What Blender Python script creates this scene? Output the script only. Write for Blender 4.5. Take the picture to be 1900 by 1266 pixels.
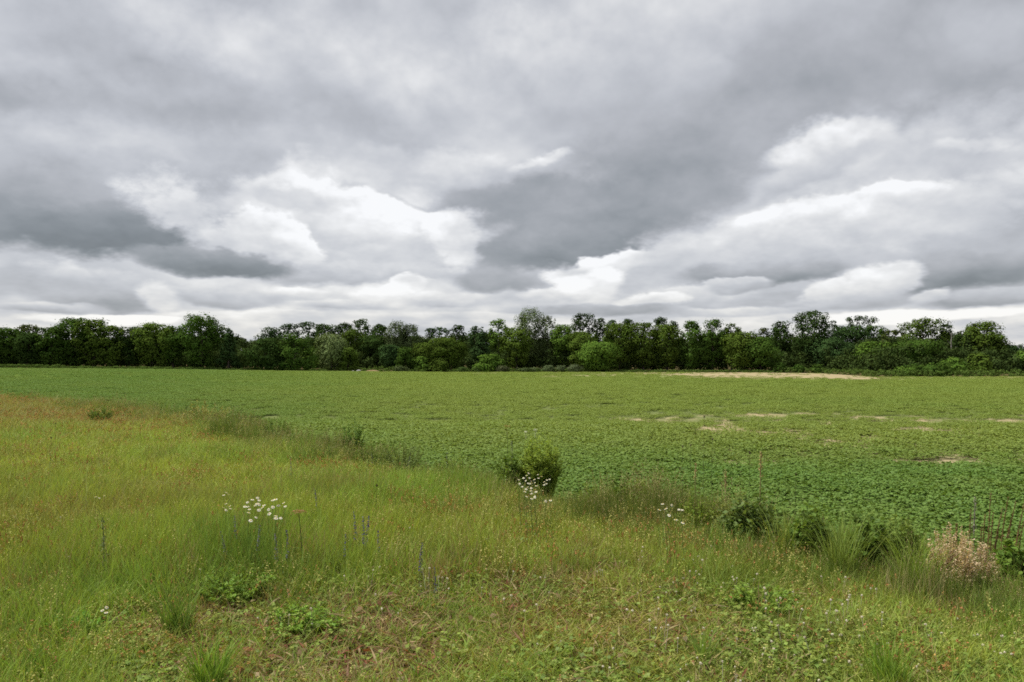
import bpy, bmesh, math, random
import numpy as np
from mathutils import Vector, Matrix

for o in list(bpy.data.objects):
    bpy.data.objects.remove(o, do_unlink=True)
SC = bpy.context.scene
COL = SC.collection
R = math.radians

# ------------------------------------------------------------------ camera
CAM_H = 1.72                      # eye height above the meadow (m)
FPX, CX, CY, HORIZON = 1491.0, 950.0, 633.0, 671.0      # photograph: focal length, centre and eye level in pixels
cam_data = bpy.data.cameras.new("camera")
cam_data.sensor_width = 36.0
cam_data.lens = 36.0 * FPX / 1900.0
cam_data.clip_start = 0.05
cam_data.clip_end = 20000.0
cam = bpy.data.objects.new("camera", cam_data)
COL.objects.link(cam)
cam.location = (0, 0, CAM_H)
cam.rotation_euler = (R(90) + math.atan((HORIZON - CY) / FPX), 0, 0)
SC.camera = cam

# ------------------------------------------------------------------ exposure
EXPOSURE = 1.9
SC.view_settings.view_transform = 'Standard'
SC.view_settings.look = 'None'
SC.view_settings.gamma = 1.0
SC.view_settings.use_curve_mapping = False
SC.view_settings.exposure = EXPOSURE
SC.render.engine = 'CYCLES'
SC.cycles.max_bounces = 4
SC.cycles.diffuse_bounces = 2
SC.cycles.glossy_bounces = 1
SC.cycles.transmission_bounces = 3
SC.cycles.transparent_max_bounces = 4
SC.cycles.use_denoising = False
SC.cycles.pixel_filter_type = 'BLACKMAN_HARRIS'
SC.cycles.filter_width = 1.7

# ------------------------------------------------------------------ sun (behind cloud: weak and very soft)
SUN_EL, SUN_AZ = 60.0, -78.0      # degrees; azimuth measured from straight ahead (+Y), negative = left
sd = bpy.data.lights.new("sun", 'SUN')
sd.energy = 1.5
sd.angle = R(14)
sd.color = (1.0, 0.95, 0.86)
sun = bpy.data.objects.new("sun", sd)
COL.objects.link(sun)
sun_dir = Vector((math.sin(R(SUN_AZ)) * math.cos(R(SUN_EL)), math.cos(R(SUN_AZ)) * math.cos(R(SUN_EL)), math.sin(R(SUN_EL))))
sun.rotation_euler = sun_dir.to_track_quat('Z', 'Y').to_euler()
sun.location = (0, 0, 60)

# ------------------------------------------------------------------ sky: layered stratocumulus, all in world directions
class NT:
    """small helper to write node maths as expressions"""
    def __init__(self, tree):
        self.t = tree
        self.n = tree.nodes
        self.l = tree.links
    def node(self, typ, **kw):
        nd = self.n.new(typ)
        for k, v in kw.items():
            setattr(nd, k, v)
        return nd
    def put(self, sock, v):
        if isinstance(v, bpy.types.NodeSocket):
            self.l.new(v, sock)
        else:
            sock.default_value = v
    def m(self, op, a, b=0.0, c=0.0, clamp=False):
        nd = self.n.new("ShaderNodeMath")
        nd.operation = op
        nd.use_clamp = clamp
        for i, v in enumerate((a, b, c)):
            self.put(nd.inputs[i], v)
        return nd.outputs[0]
    def add(self, a, b): return self.m('ADD', a, b)
    def sub(self, a, b): return self.m('SUBTRACT', a, b)
    def mul(self, a, b): return self.m('MULTIPLY', a, b)
    def mad(self, a, b, c): return self.m('MULTIPLY_ADD', a, b, c)
    def mix(self, f, a, b):
        nd = self.n.new("ShaderNodeMix")
        nd.data_type = 'FLOAT'
        self.put(nd.inputs[0], f); self.put(nd.inputs[2], a); self.put(nd.inputs[3], b)
        return nd.outputs[0]
    def mixc(self, f, a, b, blend='MIX'):
        nd = self.n.new("ShaderNodeMix")
        nd.data_type = 'RGBA'
        nd.blend_type = blend
        self.put(nd.inputs[0], f); self.put(nd.inputs[6], a); self.put(nd.inputs[7], b)
        return nd.outputs[2]
    def smooth(self, v, lo, hi):
        nd = self.n.new("ShaderNodeMapRange")
        nd.interpolation_type = 'SMOOTHSTEP'
        self.put(nd.inputs[0], v); self.put(nd.inputs[1], lo); self.put(nd.inputs[2], hi)
        nd.inputs[3].default_value = 0.0; nd.inputs[4].default_value = 1.0
        return nd.outputs[0]
    def noise(self, vec, scale, detail=4.0, rough=0.55, dist=0.0, dim='3D'):
        nd = self.n.new("ShaderNodeTexNoise")
        nd.noise_dimensions = dim
        self.put(nd.inputs['Vector'], vec)
        nd.inputs['Scale'].default_value = scale
        nd.inputs['Detail'].default_value = detail
        nd.inputs['Roughness'].default_value = rough
        nd.inputs['Distortion'].default_value = dist
        return nd

def make_world():
    w = bpy.data.worlds.new("World")
    SC.world = w
    w.use_nodes = True
    t = w.node_tree
    t.nodes.clear()
    q = NT(t)
    out = q.node("ShaderNodeOutputWorld")
    tc = q.node("ShaderNodeTexCoord")
    d = tc.outputs['Generated']
    sep = q.node("ShaderNodeSeparateXYZ")
    q.l.new(d, sep.inputs[0])
    x, y, z = sep.outputs
    az0 = q.m('ARCTAN2', x, y)
    el0 = q.m('ARCSINE', z)
    # direction stretched so that cloud billows are wider than tall, finer towards the horizon
    zz = q.m('MAXIMUM', z, 0.0)
    zs = q.m('POWER', q.add(zz, 0.01), 0.5)
    cmb = q.node("ShaderNodeCombineXYZ")
    q.put(cmb.inputs[0], x); q.put(cmb.inputs[1], y); q.put(cmb.inputs[2], q.mul(zs, 1.5))
    dv = cmb.outputs[0]
    n1 = q.noise(dv, 4.2, 2.0, 0.5)
    n2 = q.noise(dv, 13.0, 4.0, 0.6)
    n3 = q.noise(dv, 6.0, 5.0, 0.5)
    n3.noise_type = 'RIDGED_MULTIFRACTAL'          # inverted ridges = rounded billows
    n3.inputs['Lacunarity'].default_value = 2.2
    n3.inputs['Offset'].default_value = 1.0
    n3.inputs['Gain'].default_value = 1.2
    n4 = q.noise(dv, 10.0, 6.0, 0.66)
    s1 = q.node("ShaderNodeSeparateColor"); q.l.new(n1.outputs['Color'], s1.inputs[0])
    s2 = q.node("ShaderNodeSeparateColor"); q.l.new(n2.outputs['Color'], s2.inputs[0])
    # warped angles; the warp dies down towards the horizon, where the clouds stand further off
    far = q.mix(q.smooth(el0, 0.0, 0.20), 0.35, 1.0)
    wa = q.add(q.mul(q.sub(s1.outputs[0], .5), .13), q.mul(q.sub(s2.outputs[0], .5), .085))
    wel = q.add(q.mul(q.sub(s1.outputs[1], .5), .07), q.mul(q.sub(s2.outputs[1], .5), .06))
    az = q.mad(wa, far, az0)
    el = q.mad(wel, q.mul(far, q.smooth(el0, -0.04, 0.16)), el0)
    billow = q.add(q.mul(q.sub(.75, n3.outputs['Fac']), .30), q.mul(q.sub(n4.outputs['Fac'], .5), .7))
    # broad cloud everywhere (also outside the frame)
    nb = q.noise(dv, 2.1, 3.0, 0.5)
    L = q.mad(q.sub(nb.outputs["Fac"], .5), 0.50, 0.79)
    base_L = L
    hz = q.smooth(el0, 0.12, 0.01)
    L = q.mix(q.mul(hz, .8), L, 0.84)
    S = 1.0 / FPX
    ang = q.node("ShaderNodeCombineXYZ")
    q.put(ang.inputs[0], az); q.put(ang.inputs[1], el)
    angv = ang.outputs[0]
    for i, (px, py, rx, ry, rot, soft, rough, vt, vb, op) in enumerate(CLOUDS):
        if i % 8 == 7:                       # chain the clouds, so that the shader works them off one after the other
            ch = q.node("ShaderNodeVectorMath", operation='MULTIPLY_ADD')
            q.l.new(L, ch.inputs[0]); ch.inputs[1].default_value = (1e-7, 1e-7, 0); q.l.new(angv, ch.inputs[2])
            angv = ch.outputs[0]
        soft *= .58 if py > 340 else .75
        if ry < 30 and py > 480:
            rx *= 1.1; ry *= 1.15; op = min(1.0, op * 1.1)
        u = (px - CX) * S
        a0 = math.atan(u)
        e0 = math.atan((HORIZON - py) * S * math.cos(a0))
        mp = q.node("ShaderNodeMapping", vector_type='TEXTURE')
        mp.inputs[1].default_value = (a0, e0, 0)
        mp.inputs[2].default_value = (0, 0, R(rot))
        mp.inputs[3].default_value = (rx * S * math.cos(a0) ** 2, ry * S * math.cos(a0), 1)
        q.l.new(angv, mp.inputs[0])
        ln = q.node("ShaderNodeVectorMath", operation='LENGTH')
        q.l.new(mp.outputs[0], ln.inputs[0])
        r = q.mad(billow, -rough, ln.outputs['Value'])
        mr = q.node("ShaderNodeMapRange", interpolation_type='SMOOTHSTEP')
        q.l.new(r, mr.inputs[0])
        mr.inputs[1].default_value = 1 + soft; mr.inputs[2].default_value = max(0.0, 1 - soft)
        mr.inputs[3].default_value = 0.0; mr.inputs[4].default_value = op
        if abs(vt - vb) > .045:
            sp = q.node("ShaderNodeSeparateXYZ"); q.l.new(mp.outputs[0], sp.inputs[0])
            vr = q.node("ShaderNodeMapRange")
            q.l.new(sp.outputs[1], vr.inputs[0])
            vr.inputs[1].default_value = -.8; vr.inputs[2].default_value = .8
            vr.inputs[3].default_value = vb; vr.inputs[4].default_value = vt
            val = vr.outputs[0]
        else:
            val = .5 * (vt + vb)
        L = q.mix(mr.outputs[0], L, val)
    # relief of the cloud: soft mottling, and puffs that are bright above and grey below
    L = q.mad(billow, q.mix(hz, 0.11, 0.20), L)
    L = q.mad(q.sub(s1.outputs[2], .5), 0.16, L)
    up = q.node("ShaderNodeVectorMath", operation='ADD')
    q.l.new(dv, up.inputs[0]); up.inputs[1].default_value = (0, 0, 0.022)
    p0 = q.noise(dv, 9.0, 4.0, 0.55)
    p1 = q.noise(up.outputs[0], 9.0, 4.0, 0.55)
    puff = q.sub(p0.outputs['Fac'], p1.outputs['Fac'])
    amt = q.mix(hz, q.mix(q.smooth(L, .74, .92), 0.13, 0.44), 0.34)
    L = q.mad(puff, amt, L)
    L = q.mad(q.sub(L, .765), 1.30, .79)
    L = q.m('MINIMUM', q.m('MAXIMUM', L, 0.40), 0.985)
    lin = q.m('POWER', L, 2.2)
    # slate blue where thick, faintly lilac between, neutral to cream where thin
    tint = q.mixc(q.smooth(L, 0.50, 0.72), (0.90, 0.985, 1.065, 1), (0.955, 0.985, 1.055, 1))
    tint = q.mixc(q.smooth(L, 0.74, 0.92), tint, (0.99, 0.998, 1.012, 1))
    tint = q.mixc(q.mul(hz, q.smooth(L, .78, .93)), tint, (1.02, 1.003, 0.965, 1))
    lv = q.node("ShaderNodeVectorMath", operation='SCALE')
    q.l.new(tint, lv.inputs[0]); q.l.new(lin, lv.inputs['Scale'])
    single = q.node("ShaderNodeBackground")
    q.l.new(lv.outputs[0], single.inputs[0])
    single.inputs[1].default_value = 1.0 / 2 ** EXPOSURE
    # overhead and behind: the same grey deck goes on without the single clouds of the view
    deck = q.node("ShaderNodeBackground")
    dl = q.node("ShaderNodeVectorMath", operation='SCALE')
    dl.inputs[0].default_value = (0.975, 0.985, 1.03)
    q.l.new(q.m('POWER', q.m('MINIMUM', q.m('MAXIMUM', base_L, .45), .97), 2.2), dl.inputs['Scale'])
    q.l.new(dl.outputs[0], deck.inputs[0])
    deck.inputs[1].default_value = 1.0 / 2 ** EXPOSURE
    ahead = q.m('MULTIPLY', q.smooth(el0, .62, .46), q.smooth(q.m('ABSOLUTE', az0), .95, .70))
    cloud = q.node("ShaderNodeMixShader")
    q.l.new(ahead, cloud.inputs[0]); q.l.new(deck.outputs[0], cloud.inputs[1]); q.l.new(single.outputs[0], cloud.inputs[2])
    sky = q.node("ShaderNodeTexSky")
    sky.sky_type = 'NISHITA'
    sky.sun_disc = False
    sky.sun_elevation = R(SUN_EL)
    sky.sun_rotation = R(SUN_AZ)
    bg = q.node("ShaderNodeBackground")
    q.l.new(sky.outputs[0], bg.inputs[0])
    bg.inputs[1].default_value = 0.05
    mx = q.node("ShaderNodeMixShader")
    mx.inputs[0].default_value = 0.96           # an almost closed deck: a little blue comes through
    q.l.new(bg.outputs[0], mx.inputs[1]); q.l.new(cloud.outputs[0], mx.inputs[2])
    q.l.new(mx.outputs[0], out.inputs[0])
    w.cycles.sampling_method = 'NONE'

# clouds from far to near: (px, py) where it stands in the sky, half width, half height, tilt, softness, raggedness, brightness top / base, cover
CLOUDS = [
    (420, 60, 420, 60, -8, .8, .6, .86, .84, .7),
    (1000, 110, 160, 70, -20, .8, .8, .87, .85, .7),
    (90, 60, 150, 55, 0, .6, .8, .76, .71, .8),
    (120, 190, 330, 50, 4, .7, .7, .76, .63, .85),
    (330, 265, 300, 40, 4, .8, .8, .80, .77, .6),
    (700, 215, 250, 55, -22, .7, .8, .77, .70, .7),
    (1420, 110, 460, 110, 8, .7, .7, .75, .68, .8),
    (1780, 110, 230, 110, 8, .8, .7, .77, .72, .6),
    (1690, 300, 330, 110, 10, .5, .8, .86, .80, .9),
    (1600, 420, 430, 80, 8, .5, .8, .89, .77, .9),
    (1300, 250, 330, 85, 18, .5, .7, .72, .64, .9),
    (1090, 350, 300, 80, 6, .5, .8, .69, .62, .9),
    (880, 300, 220, 28, -4, .6, .8, .86, .80, .7),
    (988, 297, 40, 11, 10, .7, 1.0, .93, .88, .8),
    (130, 370, 300, 85, 4, .45, .7, .72, .58, .95),
    (160, 425, 310, 52, 2, .4, .6, .62, .53, .95),
    (620, 420, 300, 115, -6, .25, .9, .88, .80, .95),
    (1070, 440, 210, 60, 10, .35, .6, .66, .56, .92),
    (940, 480, 110, 50, 20, .6, .7, .68, .62, .8),
    (720, 350, 150, 20, -14, .6, .7, .74, .70, .5),
    (745, 378, 125, 38, -18, .4, 1.1, .98, .86, .95),
    (540, 362, 90, 22, -4, .6, .8, .80, .77, .7),
    (450, 430, 62, 46, -10, .4, 1.2, .96, .82, .92),
    (655, 428, 95, 24, -8, .6, .9, .84, .78, .8),
    (545, 452, 70, 40, -30, .35, 1.2, .97, .84, .92),
    (850, 450, 72, 60, 60, .4, 1.0, .95, .86, .8),
    (600, 505, 150, 26, -2, .45, .8, .86, .69, .9),
    (410, 487, 140, 26, -2, .4, .7, .68, .57, .9),
    (150, 525, 190, 44, -3, .35, .9, .87, .68, .9),
    (240, 560, 80, 22, 0, .5, .8, .74, .64, .8),
    (295, 545, 50, 26, -6, .5, 1.0, .93, .88, .8),
    (420, 550, 110, 17, -2, .4, .9, .84, .70, .85),
    (760, 545, 160, 26, 0, .4, 1.0, .93, .80, .7),
    (935, 525, 110, 24, 2, .5, .8, .72, .62, .8),
    (1530, 252, 110, 28, 8, .6, 1.1, .92, .84, .85),
    (1770, 255, 90, 18, 4, .6, 1.0, .94, .9, .7),
    (1480, 320, 130, 34, 22, .5, .8, .80, .73, .75),
    (1590, 372, 210, 26, 8, .5, 1.1, .97, .86, .9),
    (1690, 425, 150, 30, 6, .6, .9, .84, .80, .7),
    (1130, 500, 90, 22, 14, .35, 1.0, .95, .82, .9),
    (1330, 470, 150, 34, 8, .5, .9, .86, .80, .7),
    (1420, 505, 150, 24, 2, .4, .8, .78, .60, .9),
    (1760, 500, 200, 44, 4, .4, .8, .76, .57, .92),
    (1640, 515, 70, 26, 8, .4, 1.0, .92, .80, .85),
    (1110, 535, 65, 26, 6, .35, 1.0, .97, .84, .9),
    (1290, 550, 130, 20, 2, .4, .9, .88, .74, .8),
    (1450, 552, 90, 17, 2, .5, .8, .76, .66, .8),
    (1560, 560, 130, 14, 3, .5, .8, .80, .68, .7),
    (1820, 552, 120, 16, 2, .4, .8, .80, .66, .8),
    (60, 566, 110, 10, 0, .4, .8, .82, .68, .8),
    (640, 565, 90, 9, 0, .4, .9, .90, .76, .8),
    (560, 545, 60, 12, -3, .4, .9, .93, .78, .8),
    (735, 530, 40, 18, 10, .35, 1.1, .97, .88, .8),
    (690, 548, 40, 16, 0, .35, 1.1, .95, .84, .7),
    (830, 560, 90, 12, 0, .4, .9, .88, .74, .8),
    (1210, 560, 60, 14, 3, .35, 1.0, .96, .82, .85),
    (1020, 552, 60, 12, 4, .4, 1.0, .93, .80, .8),
    (1370, 530, 60, 12, 3, .4, .9, .86, .70, .8),
    (1720, 545, 50, 15, 6, .35, 1.0, .94, .80, .8),
    (1530, 540, 60, 18, 8, .35, 1.0, .93, .78, .8),
    (1120, 578, 150, 9, 0, .5, .7, .72, .65, .85),
    (1350, 576, 120, 8, 0, .5, .7, .86, .74, .7),
    (900, 588, 200, 7, 0, .5, .7, .86, .78, .6),
    (480, 583, 200, 8, 0, .5, .7, .92, .82, .6),
    (700, 596, 180, 5, 0, .5, .7, .84, .80, .6),
    (1680, 586, 200, 12, 1, .4, .7, .97, .95, .8),
    (180, 588, 150, 9, 0, .4, .7, .97, .93, .8),
]
make_world()

# ================================================================== helpers
RNG = np.random.default_rng(11)
random.seed(5)

def smoothstep(x, a, b):
    t = np.clip((np.asarray(x, float) - a) / (b - a), 0, 1)
    return t * t * (3 - 2 * t)

_GRID = np.random.default_rng(3).random((128, 128))
def vnoise(x, y):
    """smooth value noise on the ground plane, 0..1"""
    x = np.asarray(x, float); y = np.asarray(y, float)
    xi = np.floor(x).astype(int); yi = np.floor(y).astype(int)
    fx = x - xi; fy = y - yi
    fx = fx * fx * (3 - 2 * fx); fy = fy * fy * (3 - 2 * fy)
    g = lambda a, b: _GRID[a % 128, b % 128]
    return (g(xi, yi) * (1 - fx) + g(xi + 1, yi) * fx) * (1 - fy) + (g(xi, yi + 1) * (1 - fx) + g(xi + 1, yi + 1) * fx) * fy

def fbm(x, y, n=4):
    s = 0; a = .5; t = 0
    for i in range(n):
        s = s + a * vnoise(x * 2 ** i + 17.3 * i, y * 2 ** i - 9.1 * i); t += a; a *= .55
    return s / t

# far edge of the crop field: direction (picture column), picture row and depth in metres
FAR = np.array([(-900, 684, 165), (0, 684, 172), (300, 686, 178), (450, 688, 184), (660, 690, 190), (800, 691, 198), (1100, 691, 200),
                (1400, 691.5, 192), (1520, 693, 186), (1570, 696, 170), (1620, 700, 152), (1900, 699, 152), (2800, 699, 150)], float)
FAR_U = (FAR[:, 0] - CX) / FPX
FAR_Z = CAM_H - (FAR[:, 1] - HORIZON) / FPX * FAR[:, 2]
# near edge of the crop field (where the meadow stops)
NEAR = np.array([(-700, 716), (-200, 725), (0, 737), (150, 752), (350, 782), (500, 820), (700, 868), (900, 905), (1050, 932), (1400, 995), (1700, 1046), (1900, 1085), (2500, 1230), (3300, 1400)], float)
NEAR_U = (NEAR[:, 0] - CX) / FPX
NEAR_Y = (CAM_H - .10) * FPX / (NEAR[:, 1] - HORIZON)

def near_edge(x, y):
    return np.interp(x / np.maximum(y, .5), NEAR_U, NEAR_Y)

def far_edge(x, y):
    return np.interp(x / np.maximum(y, .5), FAR_U, FAR[:, 2])

def ground_z(x, y):
    x = np.asarray(x, float); y = np.asarray(y, float)
    yy = np.maximum(y, .5); u = x / yy
    yn = np.interp(u, NEAR_U, NEAR_Y); yf = np.interp(u, FAR_U, FAR[:, 2]); zf = np.interp(u, FAR_U, FAR_Z)
    bump = .05 * (fbm(x * .35, y * .35) - .5) * smoothstep(y, 60, 20)
    drop = -.26 * smoothstep(yy - yn, -2.2, 1.0)
    t = np.clip((yy - yn) / np.maximum(yf - yn, 1), 0, 1)
    z = drop + (zf + .26) * smoothstep(t, 0.0, 1.0) ** 1.0
    over = yy - yf
    z = z + .5 * smoothstep(over, 0, 14) + 3.0 * smoothstep(over, 150, 600) + 14 * smoothstep(over, 500, 1500)
    return z + bump

def pix(x, y, z):
    return CX + FPX * x / y, HORIZON + FPX * (CAM_H - z) / y

def at(px, Y):
    """ground point at a direction (picture column) and a depth"""
    X = (px - CX) / FPX * Y
    return np.array([X, Y, float(ground_z(X, Y))])

def on_ground(px, py, lift=0.0):
    """ground point seen at a picture position (lift: height of the grass that hides its foot)"""
    Y = CAM_H * FPX / max(py - HORIZON, 4)
    for _ in range(14):
        X = (px - CX) / FPX * Y
        Y = .5 * Y + .5 * (CAM_H - lift - float(ground_z(X, Y))) * FPX / max(py - HORIZON, 4)
    return np.array([(px - CX) / FPX * Y, Y, float(ground_z((px - CX) / FPX * Y, Y))])

def gauss(px, py, x0, y0, sx, sy):
    return np.exp(-.5 * (((px - x0) / sx) ** 2 + ((py - y0) / sy) ** 2))

# ------------------------------------------------------------------ mesh building with numpy
class MB:
    """collects vertices, faces (3 or 4 corners) and one colour-variation value per vertex"""
    def __init__(self):
        self.v, self.f3, self.f4, self.a, self.n = [], [], [], [], 0
    def add(self, v, f, var=0.5):
        v = np.asarray(v, np.float32).reshape(-1, 3)
        f = np.asarray(f, np.int64)
        if f.size:
            (self.f3 if f.shape[1] == 3 else self.f4).append(f + self.n)
        self.v.append(v)
        self.a.append(np.broadcast_to(np.asarray(var, np.float32), (len(v),)))
        self.n += len(v)
    def tube(self, pts, rad, sides=6, var=.5):
        pts = np.asarray(pts, float); rad = np.broadcast_to(np.asarray(rad, float), (len(pts),))
        V = []
        for i, p in enumerate(pts):
            d = pts[min(i + 1, len(pts) - 1)] - pts[max(i - 1, 0)]
            d = d / (np.linalg.norm(d) + 1e-9)
            s = np.cross(d, (0.31, .95, .05) if abs(d[2]) > .8 else (0, 0, 1)); s /= np.linalg.norm(s) + 1e-9
            t = np.cross(d, s)
            for k in range(sides):
                an = 2 * math.pi * k / sides
                V.append(p + rad[i] * (math.cos(an) * s + math.sin(an) * t))
        F = [(i * sides + k, i * sides + (k + 1) % sides, (i + 1) * sides + (k + 1) % sides, (i + 1) * sides + k)
             for i in range(len(pts) - 1) for k in range(sides)]
        self.add(V, F, var)
    def leaves(self, c, n, size, aspect=1.0, var=None, rng=RNG, up=None):
        """leaf-shaped quads (a diamond folded along its midrib) at points c, facing n"""
        c = np.asarray(c, float); n = np.asarray(n, float); N = len(c)
        n = n / (np.linalg.norm(n, axis=1, keepdims=True) + 1e-9)
        r = rng.normal(size=(N, 3)) if up is None else up
        a = np.cross(n, r); a /= np.linalg.norm(a, axis=1, keepdims=True) + 1e-9
        b = np.cross(n, a)
        if up is not None:
            a, b = b, a
        size = np.broadcast_to(np.asarray(size, float), (N,))[:, None]
        L = a * size; W = b * size * aspect * .5
        v = np.stack([c - L * .5, c + W - L * .05 + n * size * .06, c + L * .5, c - W - L * .05 + n * size * .06], 1)
        f = np.arange(4 * N).reshape(N, 4)
        if var is None:
            var = rng.random(N)
        self.add(v.reshape(-1, 3), f, np.repeat(np.asarray(var, np.float32), 4))
    def mesh(self, name, mat=None, smooth=False):
        me = bpy.data.meshes.new(name)
        v = np.concatenate(self.v).astype(np.float32)
        f3 = np.concatenate(self.f3) if self.f3 else np.zeros((0, 3), int)
        f4 = np.concatenate(self.f4) if self.f4 else np.zeros((0, 4), int)
        me.vertices.add(len(v)); me.vertices.foreach_set("co", v.ravel())
        nl = f3.size + f4.size
        me.loops.add(nl); me.polygons.add(len(f3) + len(f4))
        me.loops.foreach_set("vertex_index", np.concatenate([f3.ravel(), f4.ravel()]).astype(np.int32))
        st = np.concatenate([np.arange(len(f3)) * 3, f3.size + np.arange(len(f4)) * 4]).astype(np.int32)
        me.polygons.foreach_set("loop_start", st)
        if smooth:
            me.polygons.foreach_set("use_smooth", np.ones(len(st), bool))
        me.update(calc_edges=True)
        at_ = me.attributes.new("var", 'FLOAT', 'POINT')
        at_.data.foreach_set("value", np.concatenate(self.a).astype(np.float32))
        if mat:
            me.materials.append(mat)
        return me

def link(name, data, parent=None, loc=None, color=None):
    o = bpy.data.objects.new(name, data)
    COL.objects.link(o)
    if parent is not None:
        o.parent = parent
    if loc is not None:
        o.location = loc
    if color is not None:
        o.color = (*color, 1)
    return o

def tag(o, label=None, category=None, group=None, kind=None):
    for k, v in (("label", label), ("category", category), ("group", group), ("kind", kind)):
        if v:
            o[k] = v
    return o

def thing(name, loc, label, category, group=None, rz=0.0):
    o = link(name, None, loc=tuple(float(c) for c in loc))
    o.empty_display_size = .2
    o.rotation_euler = (0, 0, rz)
    return tag(o, label, category, group)

# ------------------------------------------------------------------ materials
def new_mat(name):
    m = bpy.data.materials.new(name)
    m.use_nodes = True
    m.node_tree.nodes.clear()
    return m, NT(m.node_tree)

def leaf_material(name, source, transl=0.3, lo=0.72, hi=1.28, dry=(0.30, 0.22, 0.10), dry_at=None, dry_below=None, gloss=0.06, hue=0.10):
    """leaf or blade: colour from the object ('object'), from the scattered instance ('instance') or fixed; a value per leaf varies it"""
    m, q = new_mat(name)
    out = q.node("ShaderNodeOutputMaterial")
    if source == 'object':
        base = q.node("ShaderNodeObjectInfo").outputs['Color']
    elif source == 'instance':
        a = q.node("ShaderNodeAttribute", attribute_type='INSTANCER', attribute_name='tint')
        base = a.outputs['Color']
    else:
        rgb = q.node("ShaderNodeRGB"); rgb.outputs[0].default_value = (*source, 1); base = rgb.outputs[0]
    va = q.node("ShaderNodeAttribute", attribute_type='GEOMETRY', attribute_name='var').outputs['Fac']
    br = q.mad(va, hi - lo, lo)
    wob = q.m('FRACT', q.mul(va, 37.7))
    sc = q.node("ShaderNodeVectorMath", operation='SCALE')
    q.l.new(base, sc.inputs[0]); q.l.new(br, sc.inputs['Scale'])
    hs = q.node("ShaderNodeHueSaturation")
    q.l.new(sc.outputs[0], hs.inputs['Color'])
    q.l.new(q.mad(wob, hue * .5, .5 - hue * .25), hs.inputs['Hue'])
    col = hs.outputs[0]
    if dry_at is not None:
        col = q.mixc(q.smooth(va, dry_at, dry_at + .04), col, (*dry, 1))
    if dry_below is not None:
        col = q.mixc(q.smooth(va, dry_below + .02, dry_below), col, (*dry, 1))
    di = q.node("ShaderNodeBsdfDiffuse"); q.l.new(col, di.inputs[0])
    tr = q.node("ShaderNodeBsdfTranslucent")
    tcol = q.mixc(1.0, col, (1.15, 1.1, .55, 1), 'MULTIPLY'); q.l.new(tcol, tr.inputs[0])
    mx = q.node("ShaderNodeMixShader"); mx.inputs[0].default_value = transl
    q.l.new(di.outputs[0], mx.inputs[1]); q.l.new(tr.outputs[0], mx.inputs[2])
    sh = mx.outputs[0]
    if gloss:
        gl = q.node("ShaderNodeBsdfGlossy"); gl.inputs['Roughness'].default_value = .55
        gl.inputs[0].default_value = (.6, .65, .6, 1)
        g2 = q.node("ShaderNodeMixShader"); g2.inputs[0].default_value = gloss
        q.l.new(sh, g2.inputs[1]); q.l.new(gl.outputs[0], g2.inputs[2]); sh = g2.outputs[0]
    q.l.new(sh, out.inputs[0])
    return m

def plain_material(name, c0, c1, scale=8.0, rough=.9):
    """a solid surface mottled between two colours"""
    m, q = new_mat(name)
    out = q.node("ShaderNodeOutputMaterial")
    tc = q.node("ShaderNodeTexCoord")
    n = q.noise(tc.outputs['Object'], scale, 5.0, .6)
    col = q.mixc(q.smooth(n.outputs['Fac'], .35, .65), (*c0, 1), (*c1, 1))
    b = q.node("ShaderNodeBsdfPrincipled")
    q.l.new(col, b.inputs['Base Color']); b.inputs['Roughness'].default_value = rough
    b.inputs['Specular IOR Level'].default_value = .2
    bm = q.node("ShaderNodeBump"); bm.inputs['Strength'].default_value = .5; bm.inputs['Distance'].default_value = .02
    q.l.new(n.outputs['Fac'], bm.inputs['Height']); q.l.new(bm.outputs[0], b.inputs['Normal'])
    q.l.new(b.outputs[0], out.inputs[0])
    return m

M_TREE = leaf_material("tree_leaf", 'object', .14, .74, 1.26, gloss=.0, hue=.05)
M_WEED = leaf_material("weed_leaf", 'object', .34, .70, 1.30, gloss=.015, hue=.06)
M_GRASS = leaf_material("grass_blade", 'instance', .36, .70, 1.30, dry_at=.93, gloss=.02, hue=.06)
M_CROP = leaf_material("crop_leaf", 'instance', .30, .78, 1.22, gloss=.015, hue=.04)
M_SEED = leaf_material("seed_head", 'instance', .25, .60, 1.40, dry=(.17, .19, .04), dry_below=.22, gloss=.0, hue=.08)
M_BARK = plain_material("bark", (.045, .036, .028), (.11, .092, .075), 3.0)
M_PALEBARK = plain_material("pale_bark", (.20, .18, .155), (.33, .31, .28), 3.0)
M_STEM = leaf_material("green_stem", 'object', .1, .75, 1.25, gloss=.03, hue=.03)
M_PETAL = leaf_material("white_petal", (.74, .73, .66), .25, .92, 1.05, gloss=.0, hue=.0)
M_DISC = plain_material("yellow_disc", (.55, .36, .03), (.70, .50, .06), 300)
M_BLUE = leaf_material("blue_petal", (.115, .105, .235), .25, .55, 1.5, gloss=.0, hue=.08)
M_CLOVER = leaf_material("clover_head", (.62, .58, .48), .25, .6, 1.2, gloss=.0, hue=.03)

# ================================================================== the ground
def polar_sheet(name, us, ts, yfun, lift, mat, attr=None):
    """a sheet laid on the ground in rows from near to far; yfun(u, t) gives the depth"""
    U, T = np.meshgrid(us, ts)
    Y = yfun(U, T); X = U * Y
    Z = ground_z(X, Y) + (lift(X, Y) if callable(lift) else lift)
    V = np.stack([X, Y, Z], -1).reshape(-1, 3)
    nu, nt = len(us), len(ts)
    i = np.arange(nt - 1)[:, None] * nu + np.arange(nu - 1)[None, :]
    F = np.stack([i, i + 1, i + nu + 1, i + nu], -1).reshape(-1, 4)
    mb = MB(); mb.add(V, F, attr(X, Y).ravel() if attr else .5)
    o = link(name, mb.mesh(name, mat, smooth=True))
    return o

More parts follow.
